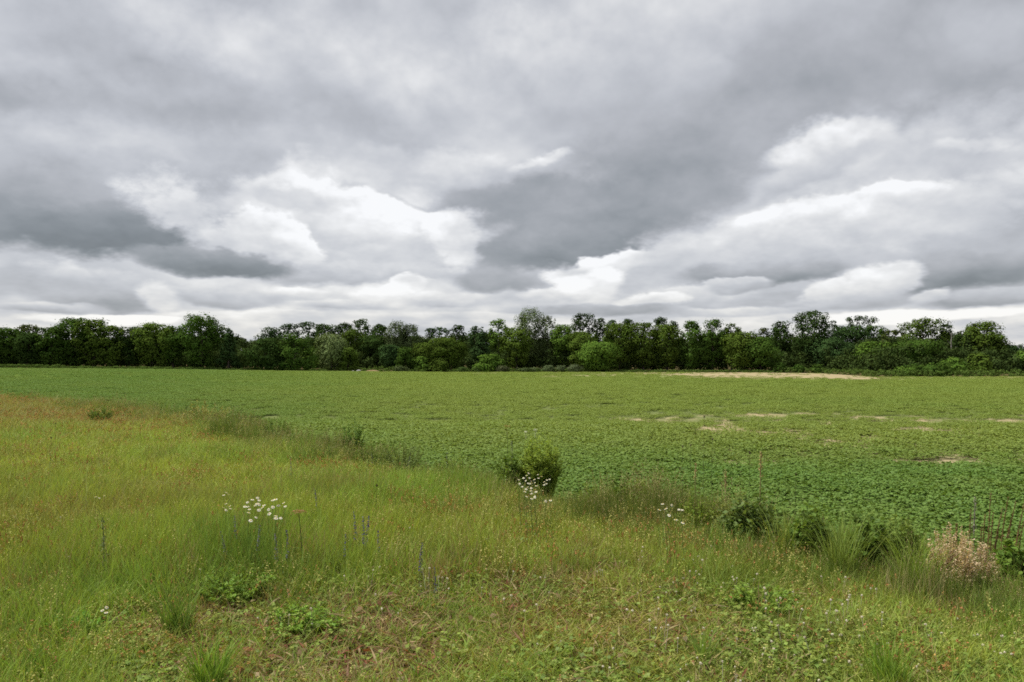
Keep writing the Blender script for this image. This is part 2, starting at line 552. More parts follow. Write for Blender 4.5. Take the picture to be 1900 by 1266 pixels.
def ground_material():
    m, q = new_mat("thatch_and_soil")
    out = q.node("ShaderNodeOutputMaterial")
    g = q.node("ShaderNodeNewGeometry")
    n1 = q.noise(g.outputs['Position'], 1.3, 5, .6)
    n2 = q.noise(g.outputs['Position'], 22.0, 6, .7)
    c = q.mixc(q.smooth(n1.outputs['Fac'], .38, .62), (.10, .075, .038, 1), (.075, .085, .025, 1))
    c = q.mixc(q.smooth(n2.outputs['Fac'], .42, .66), c, (.19, .145, .08, 1))
    b = q.node("ShaderNodeBsdfDiffuse"); q.l.new(c, b.inputs[0])
    bm = q.node("ShaderNodeBump"); bm.inputs['Strength'].default_value = .8; bm.inputs['Distance'].default_value = .03
    q.l.new(n2.outputs['Fac'], bm.inputs['Height']); q.l.new(bm.outputs[0], b.inputs['Normal'])
    q.l.new(b.outputs[0], out.inputs[0])
    return m

def soil_amount(x, y):
    """how bare the crop field is, 0 = closed canopy, 1 = bare soil and straw"""
    z = ground_z(x, y)
    px, py = pix(x, np.maximum(y, .5), z)
    n = fbm(x * .55, y * .30, 4); n2 = fbm(x * .16 + 40, y * .055, 3); n3 = fbm(x * 2.3, y * 1.2, 3)
    s = 0.0
    # strip of poor ground along the far edge, widest on the right
    right = smoothstep(px, 760, 1480)
    lim = 691 + np.interp(px, [700, 1000, 1500, 1620, 1900], [4, 9, 11, 14, 12])
    s = s + (.50 + .50 * right - .42 * smoothstep(px, 1560, 1680)) * smoothstep(px, 640, 900) * smoothstep(py, lim + 7, lim - 4) * (.58 + .9 * (n2 - .5) + .30 * smoothstep(px, 1150, 1450))
    # thin stand in the middle distance on the right
    mid = smoothstep(px, 1000, 1350) * smoothstep(py, 755, 785) * smoothstep(py, 880, 855)
    s = s + mid * (.20 + .5 * np.clip(n - .5, 0, 1) + 1.5 * np.clip(n3 - .55, 0, 1))
    for (a, b, sx, sy, k) in ((1180, 776, 45, 2.2, .8), (1760, 863, 60, 4.5, 1.5), (1690, 864, 35, 3.5, 1.3), (1550, 798, 45, 3, .55), (1740, 802, 50, 3, .6),
                              (1640, 808, 45, 3, .5), (1300, 790, 60, 6, .35), (1480, 845, 40, 5, .35), (1850, 870, 30, 4, 1.3), (960, 703, 90, 1.3, .8), (1380, 770, 60, 2.0, .6), (1490, 768, 50, 1.8, .55)):
        s = s + .46 * k * gauss(px, py, a, b, sx, sy) * np.clip(3.6 * (n3 - .32), 0, 1.3)
    s = s + .10 * smoothstep(px, 500, 1300) * smoothstep(n, .5, .7) * smoothstep(py, 700, 760)
    return np.clip(s, 0, 1)

def field_material():
    m, q = new_mat("crop_field_soil")
    out = q.node("ShaderNodeOutputMaterial")
    g = q.node("ShaderNodeNewGeometry")
    sp = q.node("ShaderNodeSeparateXYZ"); q.l.new(g.outputs['Position'], sp.inputs[0])
    va = q.node("ShaderNodeAttribute", attribute_type='GEOMETRY', attribute_name='var').outputs['Fac']
    n1 = q.noise(g.outputs['Position'], .10, 4, .55)
    n2 = q.noise(g.outputs['Position'], 3.0, 6, .65)
    n3 = q.noise(g.outputs['Position'], 14.0, 4, .7)
    soil = q.mixc(n2.outputs['Fac'], (.25, .205, .115, 1), (.37, .31, .19, 1))
    green = q.mixc(q.smooth(n1.outputs['Fac'], .35, .65), (.110, .175, .038, 1), (.150, .190, .040, 1))
    green = q.mixc(q.mul(q.smooth(n3.outputs['Fac'], .5, .75), .5), green, (.035, .075, .018, 1))
    # close by the soil lies open between the plants, far off the leaves close over it
    cover = q.smooth(sp.outputs[1], 25, 75)
    bare = q.add(va, q.mul(q.sub(n2.outputs['Fac'], .5), .55))
    far = q.mixc(q.smooth(bare, .22, .62), green, soil)
    near = q.mixc(q.smooth(q.add(va, q.mul(q.sub(n3.outputs['Fac'], .5), .6)), .1, .5), (.125, .15, .055, 1), soil)
    c = q.mixc(cover, near, far)
    b = q.node("ShaderNodeBsdfDiffuse"); q.l.new(c, b.inputs[0])
    q.l.new(b.outputs[0], out.inputs[0])
    return m

M_GROUND = ground_material()
us = np.concatenate([np.linspace(-3.2, -.8, 30), np.linspace(-.78, .78, 160), np.linspace(.8, 3.2, 30)])
def bed(X, Y):                     # the ground lies lower under the crop field
    return -.03 - .45 * smoothstep(Y - near_edge(X, Y), 1.0, 3.0) * smoothstep(far_edge(X, Y) - Y, .5, 5)
ts = np.concatenate([np.linspace(.6, 30, 90), np.geomspace(30.8, 320, 70)[0:], np.geomspace(340, 9000, 26)])
o = polar_sheet("ground", us, ts, lambda U, T: T, bed, M_GROUND)
tag(o, kind="structure")
# behind and beside the camera
mb = MB(); mb.add([(-400, -600, -.12), (400, -600, -.12), (400, 1.2, -.12), (-400, 1.2, -.12)], [(0, 1, 2, 3)])
tag(link("ground_behind", mb.mesh("ground_behind", M_GROUND)), kind="structure")
us = np.concatenate([np.linspace(-1.6, -.72, 40), np.linspace(-.70, .70, 300), np.linspace(.72, 1.3, 40)])
ts = np.concatenate([np.linspace(0, .25, 60), np.linspace(.255, 1, 90)])
o = polar_sheet("field", us, ts, lambda U, T: np.interp(U, NEAR_U, NEAR_Y) + .15 + T * (np.interp(U, FAR_U, FAR[:, 2]) - np.interp(U, NEAR_U, NEAR_Y) - .15), .004, field_material(), soil_amount)
tag(o, kind="structure")

# ================================================================== scattered ground cover (grass, crop, seed heads): geometry nodes
def proto_collection(name, meshes):
    c = bpy.data.collections.new(name)          # not linked to the scene: only the scatter shows it
    for i, me in enumerate(meshes):
        c.objects.link(bpy.data.objects.new("%s_%02d" % (name, i), me))
    return c

def scatter(name, coll, P, rot, scl, idx, tint, label, category):
    N = len(P)
    me = bpy.data.meshes.new(name)
    me.vertices.add(N); me.vertices.foreach_set("co", np.asarray(P, np.float32).ravel())
    for nm, typ, key, dat in (("rot", 'FLOAT_VECTOR', "vector", rot), ("scl", 'FLOAT_VECTOR', "vector", scl), ("idx", 'INT', "value", idx), ("tint", 'FLOAT_VECTOR', "vector", tint)):
        a = me.attributes.new(nm, typ, 'POINT')
        a.data.foreach_set(key, np.asarray(dat, np.int32 if typ == 'INT' else np.float32).ravel())
    o = link(name, me)
    g = bpy.data.node_groups.new(name, 'GeometryNodeTree')
    g.interface.new_socket("Geometry", in_out='INPUT', socket_type='NodeSocketGeometry')
    g.interface.new_socket("Geometry", in_out='OUTPUT', socket_type='NodeSocketGeometry')
    n = g.nodes; l = g.links
    gi = n.new("NodeGroupInput"); go = n.new("NodeGroupOutput")
    ci = n.new("GeometryNodeCollectionInfo")
    ci.inputs['Collection'].default_value = coll
    ci.inputs['Separate Children'].default_value = True
    ci.inputs['Reset Children'].default_value = True
    ip = n.new("GeometryNodeInstanceOnPoints")
    ip.inputs['Pick Instance'].default_value = True
    def named(nm, dt):
        k = n.new("GeometryNodeInputNamedAttribute"); k.data_type = dt
        k.inputs['Name'].default_value = nm
        return [s for s in k.outputs if s.enabled and s.name == 'Attribute'][0]
    l.new(gi.outputs[0], ip.inputs['Points'])
    l.new(ci.outputs[0], ip.inputs['Instance'])
    l.new(named("idx", 'INT'), ip.inputs['Instance Index'])
    l.new(named("rot", 'FLOAT_VECTOR'), ip.inputs['Rotation'])
    l.new(named("scl", 'FLOAT_VECTOR'), ip.inputs['Scale'])
    l.new(ip.outputs[0], go.inputs[0])
    md = o.modifiers.new("scatter", 'NODES'); md.node_group = g
    return tag(o, label, category, kind="stuff")

def blades(mb, n, radius, h, w, lean=.35, rng=RNG, straight=.5, hvar=.35, droop=1.0):
    """n curved grass blades rooted within a disk"""
    a = rng.random(n) * 2 * np.pi; r = radius * np.sqrt(rng.random(n))
    bx, by = r * np.cos(a), r * np.sin(a)
    da = rng.random(n) * 2 * np.pi
    H = h * (1 - hvar + 2 * hvar * rng.random(n)) ; Wd = w * (.6 + .8 * rng.random(n))
    ln = H * lean * (.3 + 1.4 * rng.random(n))
    dx, dy = np.cos(da) * ln, np.sin(da) * ln
    fa = rng.random(n) * np.pi
    sx, sy = np.cos(fa), np.sin(fa)
    V = np.zeros((n, 7, 3))
    for k, t in enumerate((0.0, .38, .74)):
        cx = bx + dx * t ** 2; cy = by + dy * t ** 2
        z = H * (t - .18 * droop * lean * t ** 3)
        ww = Wd * (.85, 1.0, .65)[k] * .5
        V[:, 2 * k] = np.stack([cx - sx * ww, cy - sy * ww, z], 1)
        V[:, 2 * k + 1] = np.stack([cx + sx * ww, cy + sy * ww, z], 1)
    V[:, 6] = np.stack([bx + dx, by + dy, H * (1 - .25 * droop * lean)], 1)
    V[:, :2, 2] -= .03
    base = (np.arange(n) * 7)[:, None]
    F4 = np.concatenate([base + np.array([[0, 1, 3, 2]]), base + np.array([[2, 3, 5, 4]])])
    F3 = base + np.array([[4, 5, 6]])
    var = np.repeat(rng.random(n), 7)
    i0 = mb.n
    mb.add(V.reshape(-1, 3), F4, var)
    mb.f3.append(F3 + i0)

def seed_stems(mb_stem, n, radius, h, rng, head='panicle'):
    a = rng.random(n) * 2 * np.pi; r = radius * np.sqrt(rng.random(n))
    for i in range(n):
        H = h * (.7 + .6 * rng.random()); an = rng.random() * 6.28; ln = H * .18 * rng.random()
        p0 = np.array([r[i] * np.cos(a[i]), r[i] * np.sin(a[i]), -.02])
        p1 = p0 + (np.cos(an) * ln, np.sin(an) * ln, H)
        s = np.array([-np.sin(an), np.cos(an), 0]) * .0012
        v = rng.random()
        mb_stem.add([p0 - s, p0 + s, p1 + s, p1 - s], [(0, 1, 2, 3)], v * .2)
        k = 7 if head == 'panicle' else 5
        t = 1 - np.arange(k) / k * (.22 if head == 'panicle' else .12) * (.6 + .8 * rng.random())
        c = p0 + (p1 - p0) * t[:, None] + rng.normal(size=(k, 3)) * np.array([.007, .007, .003]) * (1.2 if head == 'panicle' else .6)
        mb_stem.leaves(c, rng.normal(size=(k, 3)), (.010 if head == 'panicle' else .015) + .010 * rng.random(k), .6, .4 + .6 * rng.random(k), rng)

PR = np.random.default_rng(21)
def mk(n, fn, name, mat):
    L = []
    for i in range(n):
        mb = MB(); fn(mb); L.append(mb.mesh("%s_%02d" % (name, i), mat))
    return L

grass_protos = mk(6, lambda mb: (blades(mb, 56, .20, .36, .0046, .32, PR), blades(mb, 9, .18, .27, .0105, .65, PR, droop=1.5)), "grass_tuft", M_GRASS) \
    + mk(4, lambda mb: (blades(mb, 38, .16, .20, .0055, .55, PR), blades(mb, 8, .14, .16, .012, .8, PR, droop=1.5)), "short_tuft", M_GRASS) \
    + mk(3, lambda mb: blades(mb, 34, .05, .30, .0060, .60, PR, droop=1.6), "bright_tuft", M_GRASS)
def clover(mb):
    n = 34
    p = np.stack([PR.normal(size=n) * .10, PR.normal(size=n) * .10, .03 + .07 * PR.random(n)], 1)
    for k in range(3):
        an = PR.random(n) * 6.28
        mb.leaves(p + np.stack([np.cos(an), np.sin(an), 0 * an], 1) * .009, np.stack([PR.normal(size=n) * .35, PR.normal(size=n) * .35, np.ones(n)], 1), .020, .95, PR.random(n) * .85, PR)
def straw(mb):
    n = 32
    c = np.stack([PR.normal(size=n) * .12, PR.normal(size=n) * .12, .008 + .045 * PR.random(n)], 1)
    mb.leaves(c, np.stack([PR.normal(size=n) * .5, PR.normal(size=n) * .5, np.ones(n)], 1), .05 + .09 * PR.random(n), .07, PR.random(n) * .85, PR)
    n = 20
    c = np.stack([PR.normal(size=n) * .12, PR.normal(size=n) * .12, .01 + .03 * PR.random(n)], 1)
    mb.leaves(c, np.stack([PR.normal(size=n) * .6, PR.normal(size=n) * .6, np.ones(n)], 1), .02 + .03 * PR.random(n), .6, PR.random(n) * .85, PR)
cover_protos = mk(4, clover, "clover_leaves", M_GRASS) + mk(4, straw, "straw_litter", M_GRASS)
seed_protos = mk(4, lambda mb: seed_stems(mb, 14, .19, .42, PR), "seed_panicles", M_SEED) + mk(3, lambda mb: seed_stems(mb, 16, .19, .34, PR, 'bud'), "sorrel_stems", M_SEED)
def clover_flower(mb):
    for i in range(2):
        h = .10 + .09 * PR.random(); p = np.array([PR.normal() * .05, PR.normal() * .05, 0])
        s = np.array([.0012, 0, 0]); q1 = p + (PR.normal() * .02, PR.normal() * .02, h)
        mb.add([p - s, p + s, q1 + s, q1 - s], [(0, 1, 2, 3)], .0)
        d = PR.normal(size=(16, 3)); d /= np.linalg.norm(d, axis=1, keepdims=True)
        mb.leaves(q1 + d * .005, d, .009, .8, .45 + .55 * PR.random(16), PR)
flower_protos = mk(4, clover_flower, "clover_flower", M_CLOVER)
def soy(mb, n=66, lf=.037):
    p = np.stack([(PR.random(n) - .5) * .44, (PR.random(n) - .5) * .44, (.07 + .09 * PR.random(n)) * (1 if n < 80 else .55)], 1)
    tilt = PR.normal(size=(n, 2)) * .26
    v = PR.random(n)
    for k in range(3):
        an = PR.random(n) * .6 + k * 2.09 + PR.random(n) * 6.28
        d = np.stack([np.cos(an), np.sin(an), -.25 + 0 * an], 1)
        nn = np.stack([tilt[:, 0] + .35 * np.cos(an), tilt[:, 1] + .35 * np.sin(an), np.ones(n)], 1)
        mb.leaves(p + d * lf * .55, nn, lf * (1 + .35 * PR.random(n)), .72, .7 * v + .3 * PR.random(n), PR)
    for i in range(0, n, 3):
        s = np.array([.002, 0, 0]); b = p[i] * (1, 1, 0)
        mb.add([b - s, b + s, p[i] + s, p[i] - s], [(0, 1, 2, 3)], .3)
soy_protos = mk(5, soy, "crop_plants", M_CROP) + mk(4, lambda mb: soy(mb, 130, .024), "far_crop_plants", M_CROP)

def sample_ground(n, y0, y1, umax, power, rng):
    """random ground points between two depths; power sets how density thins with depth (2 = even on the ground)"""
    t = rng.random(n)
    e = power
    y = (y0 ** e + t * (y1 ** e - y0 ** e)) ** (1 / e)
    u = (rng.random(n) * 2 - 1) * umax
    x = u * y
    return x, y

def lerp3(a, b, t):
    return np.asarray(a)[None, :] * (1 - t[:, None]) + np.asarray(b)[None, :] * t[:, None]

OLIVE, LUSH, DEEP, STRAW, RUST, BROWN = (.335, .392, .070), (.262, .385, .068), (.090, .160, .028), (.38, .29, .13), (.26, .130, .060), (.29, .245, .100)
SR = np.random.default_rng(77)
def rots(n, tilt=.08):
    return np.stack([SR.normal(size=n) * tilt, SR.normal(size=n) * tilt, SR.random(n) * 6.283], 1)

# --- meadow grass
def meadow_maps(px, py):
    """height of the grass and how short-cropped the sward is, by place in the meadow"""
    low = smoothstep(py, 1065, 1170)
    low = low * (1 - .55 * smoothstep(px, 320, 60)) * (1 - .45 * smoothstep(px, 1350, 1650))
    low = np.clip(low, 0, 1)
    return low

x, y = sample_ground(32000, 2.9, 75, .80, .55, SR)
keep = y < near_edge(x, y) + (fbm(x * .9, y * .9, 3) - .5) * 2.2 + .9 * SR.random(len(x)) ** 3
x, y = x[keep], y[keep]
z = ground_z(x, y); px, py = pix(x, y, z)
low = meadow_maps(px, py)
n1 = fbm(x * .5, y * .5, 4); n2 = fbm(x * 1.6 + 9, y * 1.6, 3); n3 = fbm(x * .22 - 5, y * .16, 3)
bald = np.clip(gauss(px, py, 800, 1130, 190, 45) + .8 * gauss(px, py, 1080, 1090, 120, 50) + .7 * gauss(px, py, 640, 1235, 160, 40) + .6 * gauss(px, py, 300, 1190, 110, 30), 0, 1)
keep = SR.random(len(x)) > (.62 * bald + .18 * low * smoothstep(n2, .45, .6))
x, y, z, px, py, low, n1, n2, n3, bald = (k[keep] for k in (x, y, z, px, py, low, n1, n2, n3, bald))
N = len(x)
edge = smoothstep(near_edge(x, y) - y, 1.6, .1) * smoothstep(py, 720, 800)
h = (.72 + .22 * smoothstep(py, 880, 960) * smoothstep(px, 1150, 850)) * (1.0 - .55 * low) * (.38 + 1.25 * n1) * (1 + .45 * edge * (.4 + 1.2 * n2)) * (1 - .25 * bald)
wide = np.clip((y / 9) ** .72, .9, 4.2)          # far tufts stand for several
idx = np.where(SR.random(N) < low * .8, 6 + SR.integers(0, 4, N), SR.integers(0, 6, N))
br = SR.random(N) < (.12 * smoothstep(py, 1090, 1200) + .02)
idx = np.where(br, 10 + SR.integers(0, 3, N), idx)
g = smoothstep(n1 * .6 + n2 * .4, .36, .62)
tint = lerp3(OLIVE, LUSH, g)
mixb = .65 * smoothstep(n3 * .6 + n2 * .4, .50, .64)[:, None]
tint = tint * (1 - mixb) + np.array((.26, .245, .075))[None] * mixb
tint = tint * (1 - .45 * edge[:, None]) + np.array(DEEP)[None] * (.45 * edge[:, None])
# foreground greener, upper left reddish brown with ripe seed
tint = tint * (1 - .35 * low[:, None]) + np.array((.25, .33, .06))[None] * (.35 * low[:, None])
ripe = np.clip(1.1 * gauss(px, py, 170, 762, 250, 22) + .7 * gauss(px, py, 0, 770, 220, 34) + .35 * gauss(px, py, 450, 815, 90, 20), 0, 1)
tint = tint * (1 - .72 * ripe[:, None]) + np.array(BROWN)[None] * (.72 * ripe[:, None])
darkp = np.clip(gauss(px, py, 440, 1090, 80, 40) + gauss(px, py, 60, 1130, 70, 60) * .7 + gauss(px, py, 1400, 1110, 90, 35) + gauss(px, py, 560, 1150, 70, 40) * .6, 0, 1)
tint = tint * (1 - .55 * darkp[:, None]) + np.array(DEEP)[None] * (.55 * darkp[:, None])
tint = np.where(br[:, None], np.array((.155, .265, .030))[None], tint)
dry = SR.random(N) < (.05 + .18 * bald)
tint = np.where(dry[:, None], np.array(STRAW)[None] * .8, tint)
scl = np.stack([wide, wide, h * np.clip(y / 40, 1, 1.15)], 1)
scl[idx >= 6] *= 1
scatter("meadow_grass", proto_collection("grass_tufts", grass_protos), np.stack([x, y, z], 1), rots(N, .17), scl, idx, tint,
        "tall olive green meadow grass covering the near slope", "grass")
print("grass tufts", N)

x, y = sample_ground(9000, 2.8, 8.5, .78, 1.6, SR)
z = ground_z(x, y); px, py = pix(x, y, z)
keep = (SR.random(len(x)) < smoothstep(py, 1020, 1100) * (.8 - .7 * smoothstep(fbm(x * 1.1 + 7, y * 1.1, 3), .5, .62)) * (1 - .8 * np.clip(gauss(px, py, 800, 1130, 150, 40) + .8 * gauss(px, py, 640, 1235, 130, 35), 0, 1))) & (y < near_edge(x, y) - .3)
x, y, z, px, py = x[keep], y[keep], z[keep], px[keep], py[keep]; N = len(x)
n1 = fbm(x * .9, y * .9, 3)
tint = lerp3((.29, .30, .06), (.185, .27, .045), smoothstep(n1, .35, .6)) * (.8 + .4 * SR.random(N))[:, None]
tint = np.where((SR.random(N) < .10)[:, None], np.array(STRAW)[None], tint)
s = .30 + .42 * SR.random(N)
scatter("short_turf", bpy.data.collections["grass_tufts"], np.stack([x, y, z], 1), rots(N), np.stack([s + .45, s + .45, s], 1), 6 + SR.integers(0, 4, N), tint,
        "short fine grass turf at the bottom of the picture", "grass")

# --- leaves and litter on the ground of the near meadow
x, y = sample_ground(11000, 2.8, 14, .78, 1.2, SR)
keep = y < near_edge(x, y)
x, y = x[keep], y[keep]; z = ground_z(x, y); px, py = pix(x, y, z); N = len(x)
n1 = fbm(x * .8 + 3, y * .8, 3)
bald = np.clip(gauss(px, py, 800, 1130, 190, 45) + .8 * gauss(px, py, 1080, 1090, 120, 50) + .8 * gauss(px, py, 640, 1235, 160, 40) + .6 * gauss(px, py, 300, 1190, 110, 30), 0, 1)
dead = SR.random(N) < np.clip(.40 + .6 * bald + .5 * smoothstep(n1, .5, .65) * smoothstep(py, 1040, 1100), 0, .93)
idx = np.where(dead, 4 + SR.integers(0, 4, N), SR.integers(0, 4, N))
tint = np.where(dead[:, None], lerp3((.24, .165, .08), (.40, .31, .16), SR.random(N)), lerp3((.15, .22, .042), (.25, .32, .065), SR.random(N)))
red = dead & (SR.random(N) < .34)
tint = np.where(red[:, None], np.array((.20, .085, .045))[None], tint)
s = .8 + .7 * SR.random(N)
scatter("ground_litter", proto_collection("ground_cover", cover_protos), np.stack([x, y, z], 1), rots(N), np.stack([s, s, s], 1), idx, tint,
        "clover leaves, dead straw and brown litter on the near ground", "ground cover")

# --- seed heads: rusty sorrel and straw coloured panicles
x, y = sample_ground(12000, 3.2, 70, .78, .6, SR)
keep = y < near_edge(x, y) + .3
x, y = x[keep], y[keep]; z = ground_z(x, y); px, py = pix(x, y, z); N = len(x)
low = meadow_maps(px, py)
n1 = fbm(x * .45 + 31, y * .45, 3)
keep = SR.random(N) < (.30 + 1.2 * np.clip(n1 - .4, 0, 1) * 2) * (1 - .55 * low) + 1.2 * gauss(px, py, 170, 762, 250, 26)
x, y, z, px, py, low, n1 = (k[keep] for k in (x, y, z, px, py, low, n1)); N = len(x)
ripe = np.clip(gauss(px, py, 170, 762, 260, 26) + .6 * gauss(px, py, 0, 775, 200, 40), 0, 1)
rust = SR.random(N) < .40 + .45 * ripe
idx = np.where(rust, 4 + SR.integers(0, 3, N), SR.integers(0, 4, N))
tint = np.where(rust[:, None], lerp3(RUST, (.34, .19, .07), SR.random(N)), lerp3((.38, .33, .13), (.32, .33, .09), SR.random(N)))
h = (1 - .55 * low) * (.7 + .45 * SR.random(N)) * .82
wide = np.clip((y / 9) ** .7, .9, 3.2)
scatter("seed_heads", proto_collection("seed_stems", seed_protos), np.stack([x, y, z], 1), rots(N), np.stack([wide, wide, h * np.clip(y / 30, 1, 1.25)], 1), idx, tint,
        "rusty sorrel and straw coloured grass seed heads over the meadow", "seed heads")

# --- rank margin: tall grass and weeds of uneven height leaning over the crop
n = 9500
t = SR.random(n)
pxs = 60 + 1900 * t ** .9
u = (pxs - CX) / FPX
yy = np.interp(u, NEAR_U, NEAR_Y)
off = SR.normal(size=n) * .55 + .15
x = u * yy + SR.normal(size=n) * .2; y = yy + off * np.clip(yy / 12, .8, 2.5)
clump = fbm(x * .8 + 5, y * .8, 3)
keep = SR.random(n) < smoothstep(clump, .40, .60) * .8 + .2
x, y, clump = x[keep], y[keep], clump[keep]; z = ground_z(x, y); N = len(x)
wide = np.clip((y / 9) ** .7, .75, 2.2) * .7
h = (.62 + 1.35 * np.clip(clump - .25, 0, 1) * (.3 + 1.2 * SR.random(N))) * (1.0 - .40 * smoothstep(x / y, .5, .6))
tint = lerp3((.105, .17, .034), (.27, .32, .07), np.clip(SR.random(N) ** 1.6 + .6 * (.5 - clump), 0, 1))
dry = SR.random(N) < .10
tint = np.where(dry[:, None], np.array((.40, .33, .17))[None], tint)
scatter("margin_grass", bpy.data.collections["grass_tufts"], np.stack([x, y, z], 1), rots(N, .14), np.stack([wide, wide, h], 1), SR.integers(0, 6, N), tint,
        "rank uneven grass along the margin between meadow and crop", "grass")
keep = SR.random(N) < .15
x, y, z, h, wide, clump = (k[keep] for k in (x, y, z, h, wide, clump)); N = len(x)
tint = lerp3((.36, .32, .15), (.24, .20, .11), SR.random(N))
scatter("margin_seed_heads", bpy.data.collections["seed_stems"], np.stack([x, y, z], 1), rots(N, .16), np.stack([wide, wide, h * 1.1], 1), SR.integers(0, 4, N), tint,
        "pale grass seed heads rising along the margin of the crop", "seed heads")

def leafy(mb):
    for i in range(9):
        a = PR.random() * 6.283; r = .20 * math.sqrt(PR.random()); hh = .5 * (.55 + .6 * PR.random())
        b = np.array([math.cos(a) * r * .5, math.sin(a) * r * .5, -.03]); e = np.array([math.cos(a) * r * 1.3, math.sin(a) * r * 1.3, hh])
        mb.tube([b, e], [.003, .0015], 3, .2)
        k = 30; t = .12 + .88 * PR.random(k); an = PR.random(k) * 6.283
        d = np.stack([np.cos(an), np.sin(an), .5 + 0 * an], 1) / 1.118
        L = .048 * (.6 + .8 * PR.random(k)) * (1.2 - .6 * t)
        mb.leaves(b + (e - b) * t[:, None] + d * L[:, None] * .5, np.stack([-.5 * np.cos(an), -.5 * np.sin(an), np.ones(k)], 1) + PR.normal(size=(k, 3)) * .3, L, .36, .85 * PR.random(k), PR)
n = 620
pxs = 240 + 1680 * SR.random(n) ** .85
u = (pxs - CX) / FPX
yy = np.interp(u, NEAR_U, NEAR_Y)
x = u * yy + SR.normal(size=n) * .25; y = yy + SR.normal(size=n) * .35 * np.clip(yy / 12, .8, 2)
cl_ = fbm(x * .7 + 15, y * .7, 3)
keep = SR.random(n) < .25 + 1.5 * np.clip(cl_ - .35, 0, 1)
x, y, cl_ = x[keep], y[keep], cl_[keep]; z = ground_z(x, y); N = len(x)
s = (.55 + .9 * np.clip(cl_ - .2, 0, 1) * (.5 + SR.random(N))) * np.clip((y / 11) ** .3, .8, 1.3)
tint = lerp3((.115, .185, .042), (.25, .31, .075), SR.random(N) ** 1.4)
scatter("margin_weeds", proto_collection("margin_weed_plants", mk(5, leafy, "margin_weed_plants", M_GRASS)), np.stack([x, y, z], 1), rots(N, .12), np.stack([s * 1.1, s * 1.1, s], 1), SR.integers(0, 5, N), tint,
        "tangled leafy weeds running along the margin of the crop", "weeds")

# --- white clover heads
x, y = sample_ground(1350, 2.9, 9.5, .78, 1.5, SR)
keep = y < near_edge(x, y) - .2
x, y = x[keep], y[keep]; z = ground_z(x, y); px, py = pix(x, y, z); N = len(x)
n1 = fbm(x * 1.1 + 60, y * 1.1, 3)
keep = SR.random(N) < np.clip(.05 + .75 * smoothstep(px, 950, 1500) + .25 * smoothstep(n1, .5, .65) + .25 * gauss(px, py, 700, 1090, 200, 60), 0, 1) * smoothstep(py, 930, 1060)
x, y, z = x[keep], y[keep], z[keep]; N = len(x)
s = .85 + .5 * SR.random(N)
scatter("clover_flowers", proto_collection("clover_heads", flower_protos), np.stack([x, y, z], 1), rots(N), np.stack([s, s, s], 1), SR.integers(0, 4, N), np.ones((N, 3)),
        "small white clover heads dotted through the near grass", "flowers")

# --- the crop (young bean plants), thinner where the soil is bare
def crop(n, y0, y1, power, size, stretch):
    x, y = sample_ground(n, y0, y1, .86, power, SR)
    keep = (y > near_edge(x, y) + .25) & (y < far_edge(x, y) - .6)
    x, y = x[keep], y[keep]
    s = soil_amount(x, y)
    keep = SR.random(len(x)) > np.clip((1.75 if y0 < 20 else 1.15) * s, 0, .97)
    x, y = x[keep], y[keep]
    return x, y, np.clip(size * (y / y0) ** stretch, .8, 5) * (1 - .55 * np.clip(soil_amount(x, y), 0, .8))
xs, ys, ss = [], [], []
for args in ((14000, 6.5, 26, 2.0, 1.0, .15), (15000, 26, 80, 1.5, 1.25, .5), (17000, 80, 202, 1.6, 2.2, .5)):
    a, b, c = crop(*args); xs.append(a); ys.append(b); ss.append(c)
x, y, s = np.concatenate(xs), np.concatenate(ys), np.concatenate(ss)
z = ground_z(x, y); px, py = pix(x, y, z); N = len(x)
n1 = fbm(x * .12, y * .10, 3); n2 = fbm(x * .9, y * .5, 3)
blue = np.clip(smoothstep(py, 800, 900) + .9 * smoothstep(px, 900, 200), 0, 1)
tint = lerp3((.205, .268, .060), (.118, .205, .045), np.clip(blue * .85 + .5 * (n1 - .5) + .5 * (n2 - .5), 0, 1))
tint = tint * (.90 + .2 * n2[:, None])
sv = s * (.80 + .3 * fbm(x * .6, y * .6, 2))
flat = np.clip(1.1 - .35 * np.log10(np.maximum(s, 1)) * 2, .45, 1.1)
scatter("bean_crop", proto_collection("crop_plants", soy_protos), np.stack([x, y, z], 1), rots(N, .03), np.stack([s, s, sv * flat], 1), np.where(y < 24, SR.integers(0, 5, N), 5 + SR.integers(0, 4, N)), tint,
        "low leafy green bean crop filling the wide field", "crop")
print("crop patches", N)

# ================================================================== trees of the wood beyond the field
TR = np.random.default_rng(404)

def unit(v):
    return v / (np.linalg.norm(v, axis=-1, keepdims=True) + 1e-9)

